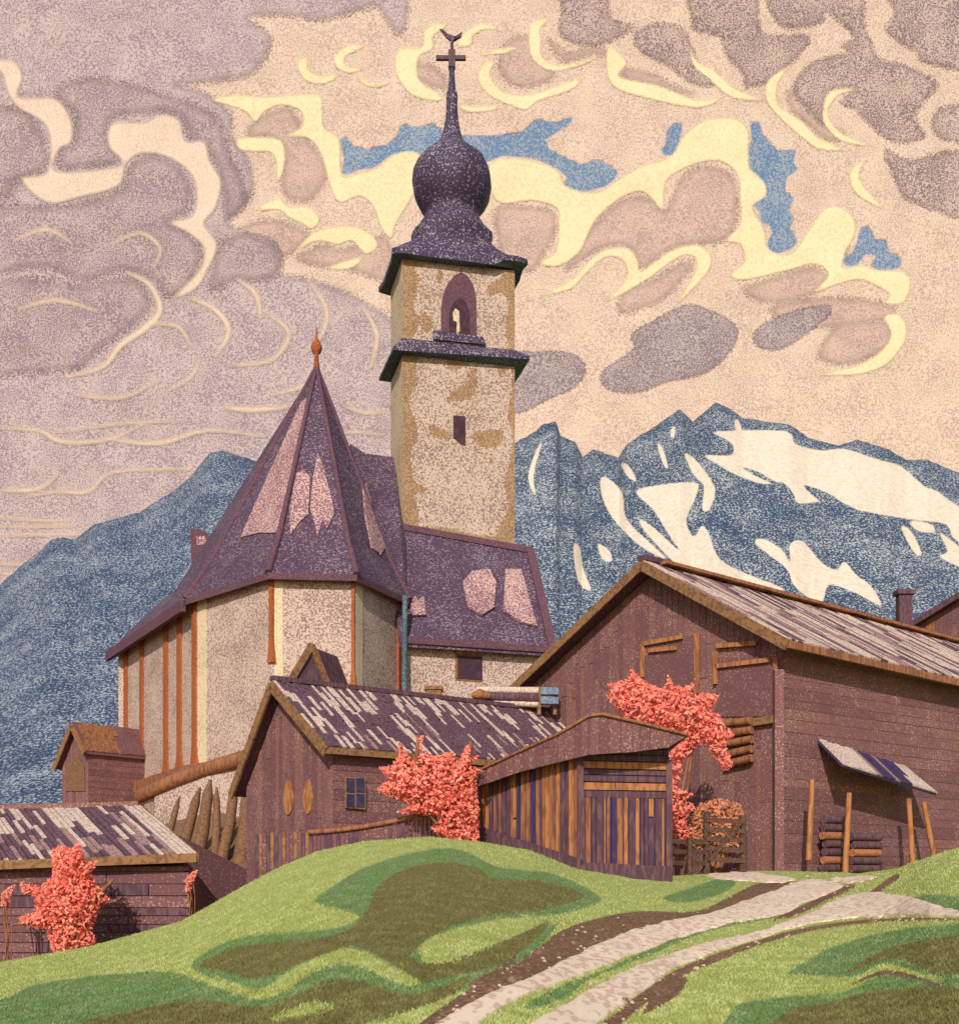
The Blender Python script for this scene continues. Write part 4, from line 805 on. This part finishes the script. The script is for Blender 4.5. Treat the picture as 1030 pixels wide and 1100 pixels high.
mb = MB(); mb.bar(E1_ - nn * .1, R1_ - nn * .1, .08, .24, 0); mb.bar(E0_ - nn * .08, E1_ - nn * .08, .08, .2, 0); mb.bar(R0_ + nn * .06, R1_ + nn * .06, .2, .12, 1); mb.build('edge_board', [M['verge'], M['barn3']], lr)
wa, wb = P(-200, 930, 27.4), P(203, 920, 27.4); zt = min(wa.z, wb.z) - .02; mb = MB(); wn_ = Vector((0, -1, 0)); pl = [vz(wa, zt - .05), vz(wb, zt), vz(wb, -1), vz(wa, -1)]
mb.slab(pl, (0, .1, 0), 0); mb.planks(pl, Vector((1, 0, 0)), .24, 4, .035, pick([.5, .35, .15]), wn_, seed=19); mb.build('front_wall', [M['plum'], M['barn2'], M['barn']], ls)
mb = MB(); wc = wb + Vector((.1, 6.4, 0)); mb.slab([vz(wb, zt), vz(R1_ + Vector((0, 0, 0)), R1_.z - .25) * 1.0, vz(wc, zt), vz(wc, -1), vz(wb, -1)], (-.12, 0, 0), 0); mb.build('side_wall', M['barn2'], ls)

# small hut at the far left
u3 = Vector((.64, .768, 0)); v3 = Vector((.768, -.64, 0)); O3 = P(77, 776, 60); O3z = O3.z
hut, hroof, HG0, HS0, *_h = house('hut', 'small brown hut with orange roof patch left of the church wall', 'hut', vz(O3, 0), u3, v3, O3z, O3z - 1.5, O3z - 2.1, 1.15, 1.6, 4.2, 3.4, .35, .2, {'roof': [M['barn2'], M['barn'], M['orange2']], 'verge': M['verge'], 'wall': TW}, lambda px, py, r: 2 if 88 < px < 126 and py < 806 else 0, 61)
hn = u3; hg = lambda x, y: on_plane(x, y, vz(HG0, 5) - u3 * .08, u3)
mb = MB(); mb.slab([hg(x, y) for x, y in [(70, 850), (70, 830), (76, 818), (83, 813), (90, 822), (91, 850)]], u3 * .05); mb.build('door', M['wood_post'], hut)

# pole rack between log house and barn
pr = thing('pole_rack', P(555, 766, 41.6), 'rack of pale poles with faded blue end boards beside the barn eave', 'rack')
dR = 41.6
for y, m_, w_, x0 in ((741, 'shingle_pale', .14, 512), (748, 'plum', .2, 508), (755, 'shingle_pale', .12, 530)):
    mb = MB(); mb.tube([P(x0, y, dR), P(578, y + 1.5, dR)], [w_ * .75, w_], 8); mb.build('pole', M[m_], pr)
mb = MB(); mb.tube([P(506, 747, dR - .15), P(515, 746, dR - .15), P(526, 748, dR - .15)], [.05, .2, .1], 8); mb.build('pole_tip', M['orange2'], pr)
for y in (742, 752):
    mb = MB(); mb.slab([P(581, y - 4, dR - .3), P(600, y - 3, dR - .3), P(600, y + 4, dR - .3), P(581, y + 4, dR - .3)], (0, .3, 0)); mb.build('end_board', M['bluepaint'], pr)
for x in (540, 579, 596):
    mb = MB(); a = P(x, 738, dR + .05); mb.bar(a, P(x, 768, dR + .05), .12, .12); mb.build('post', M['verge'], pr)

# gate and rail fence by the track
gt = thing('gate', P(778, 937, 31), 'dark wooden five bar gate beside the track in front of the barn', 'gate')
dG = 31.0
for x, yt in ((759, 872), (798, 876)):
    mb = MB(); a = P(x, yt, dG); mb.tube([vz(a, ground_z(a.x, a.y) - .2), a], [.1, .085], 8); mb.build('post', M['gatewood'], gt)
for i, y in enumerate((881, 891, 901, 912, 923)):
    mb = MB(); mb.bar(P(759, y, dG - .1), P(799, y + 2, dG - .1), .05, .12); mb.build('rail', M['gatewood'], gt)
mb = MB(); mb.bar(P(762, 925, dG - .15), P(797, 882, dG - .15), .04, .1); mb.build('brace', M['gatewood'], gt)
rf = thing('rail_fence', P(738, 935, 30.5), 'short dark rail fence between the plank shed and the gate', 'fence')
for y in (905, 916, 928):
    mb = MB(); mb.bar(P(719, y - 1, 30.2), P(757, y, 30.9), .06, .12); mb.build('rail', M['gatewood'], rf)
for x in (722, 741):
    mb = MB(); a = P(x, 900, 30.4); mb.tube([vz(a, ground_z(a.x, a.y) - .2), a], [.08, .07], 8); mb.build('post', M['gatewood'], rf)

# ------------------------------------------------------------------ shrubs
red = [mat('coral_leaves', ((246, 122, 102), (250, 150, 126), .06, .4), bump=0), mat('scarlet_leaves', ((236, 102, 88), (244, 124, 104), .06, .4), bump=0), mat('pale_coral_leaves', ((250, 148, 124), (252, 168, 140), .06, .4), bump=0)]
brn = [mat('russet_leaves', ((206, 132, 92), (224, 150, 104), .06, .4), bump=0), mat('brown_leaves', ((176, 112, 84), (190, 126, 94), .06, .4), bump=0), mat('plum_leaves', ((196, 118, 84), (214, 138, 98), .06, .4), bump=0)]
def shrub(name, label, outline, d, n, mats, base_px, group=None, ls=.13, thick=.8, twigs=(), st=1.0):
    Rg = np.random.default_rng(int(d * 10) + n); o = np.array(outline, float)
    b = P(base_px[0], base_px[1], d); b.z = ground_z(b.x, b.y)
    root = thing(name, b, label, 'shrub', group); lo, hi = o.min(0), o.max(0); mb = MB()
    pts = []
    while len(pts) < n:
        q = Rg.uniform(lo, hi, (4000, 2)); s = sdf(o, q[:, 0], q[:, 1]); ok = s > .8
        for (x, y), sv in zip(q[ok], s[ok]): pts.append((x, y, min(sv, 30)))
    vs, mi = [], []
    for x, y, sv in pts[:n]:
        h = .12 + thick * math.sqrt(sv / 30); p = P(x, y, d + Rg.uniform(-1, 1) * h)
        nl = (Vector(Rg.normal(0, .62, 3)) + SUN).normalized(); a = nl.cross(Vector(Rg.normal(0, 1, 3))).normalized(); s_ = nl.cross(a)   # leaves turn to the light
        l = ls * Rg.uniform(.6, 1.25) * (.7 if sv < 4 else 1); k = .28 * l
        mb.face([p - a * l * .5, p - a * l * .1 + s_ * k, p + a * l * .5, p - a * l * .1 - s_ * k], int(Rg.choice(3, p=[.5, .3, .2])))
    mb.build('foliage', mats, root)
    mb = MB(); top = o.mean(0)
    for i in range(6):
        e = o[Rg.integers(len(o))] * .55 + top * .45; p1 = P(e[0], min(e[1], base_px[1] - 12), d + Rg.uniform(-.3, .3))
        mb.tube([b - Vector((0, 0, .2)) + Vector((Rg.uniform(-.1, .1), 0, 0)), b.lerp(p1, .5) + Vector((Rg.uniform(-.1, .1), 0, .1)), p1], [.06 * st, .04 * st, .015], 6)
    for x0, y0, x1, y1 in twigs: mb.tube([P(x0, y0, d - .2), P((x0 + x1) / 2 + 1, (y0 + y1) / 2, d - .2), P(x1, y1, d - .2)], [.07, .055, .03], 6)
    mb.build('stem', M['orange2'], root)
GRP = 'red autumn shrubs'
shrub('red_shrub', 'coral red shrub in front of the log house, left of the plank shed', [(402,850),(416,838),(406,824),(420,822),(428,812),(427,794),(436,806),(442,816),(450,806),(447,792),(456,790),(453,806),(466,812),(480,808),(488,806),(492,818),(500,801),(508,795),(505,812),(516,811),(506,822),(520,828),(512,838),(515,870),(515,912),(488,908),(460,890),(472,880),(450,875),(422,874),(440,865),(418,857)], 28.0, 5200, red, (490, 905), GRP, twigs=[(445, 830, 449, 790), (440, 830, 429, 798), (498, 830, 507, 797), (500, 835, 520, 829)])
shrub('red_shrub', 'tall coral red shrub between the plank shed and the barn gable', [(650,746),(656,741),(651,735),(674,729),(677,717),(686,725),(698,735),(712,739),(718,722),(725,736),(738,736),(748,727),(744,745),(762,743),(774,748),(764,763),(774,768),(782,782),(791,788),(780,800),(789,824),(777,830),(768,815),(755,800),(735,816),(729,846),(746,853),(736,860),(751,866),(738,880),(742,908),(704,908),(704,800),(712,800),(735,792),(700,787),(670,774),(655,756)], 32.5, 5600, red, (722, 925), GRP, ls=.15)
shrub('red_shrub', 'coral red shrub against the low shed at the left edge', [(20,948),(44,951),(56,941),(55,914),(62,907),(75,911),(85,904),(90,912),(92,926),(106,924),(99,940),(110,956),(121,968),(109,974),(104,986),(99,1000),(108,1016),(108,1026),(56,1026),(50,1000),(24,996),(19,985),(38,980),(35,966),(24,960)], 25.4, 5200, red, (78, 1022), GRP, ls=.11, twigs=[(100, 965, 122, 945), (60, 985, 12, 994), (105, 970, 125, 968)])
shrub('brown_shrub', 'russet brown shrub behind the gate at the barn corner', [(734,915),(740,880),(752,862),(775,856),(796,864),(803,888),(800,915)], 33.2, 1900, brn, (770, 930), ls=.14)
for (x, y, s_), lb in zip([(205, 945, 1), (8, 961, 1.2)], ['small red leafy sprig beside the right end of the low shed', 'small red leafy sprig at the left edge of the low shed']):
    shrub('red_sprig', lb, [(x - 7 * s_, y + 14), (x - 6 * s_, y - 2), (x + 2, y - 9), (x + 8 * s_, y - 11), (x + 4 * s_, y + 2), (x, y + 14)], 26.0, 160, red, (x, y + 30), 'small red sprigs by the low shed', ls=.09, thick=.15, st=.25)
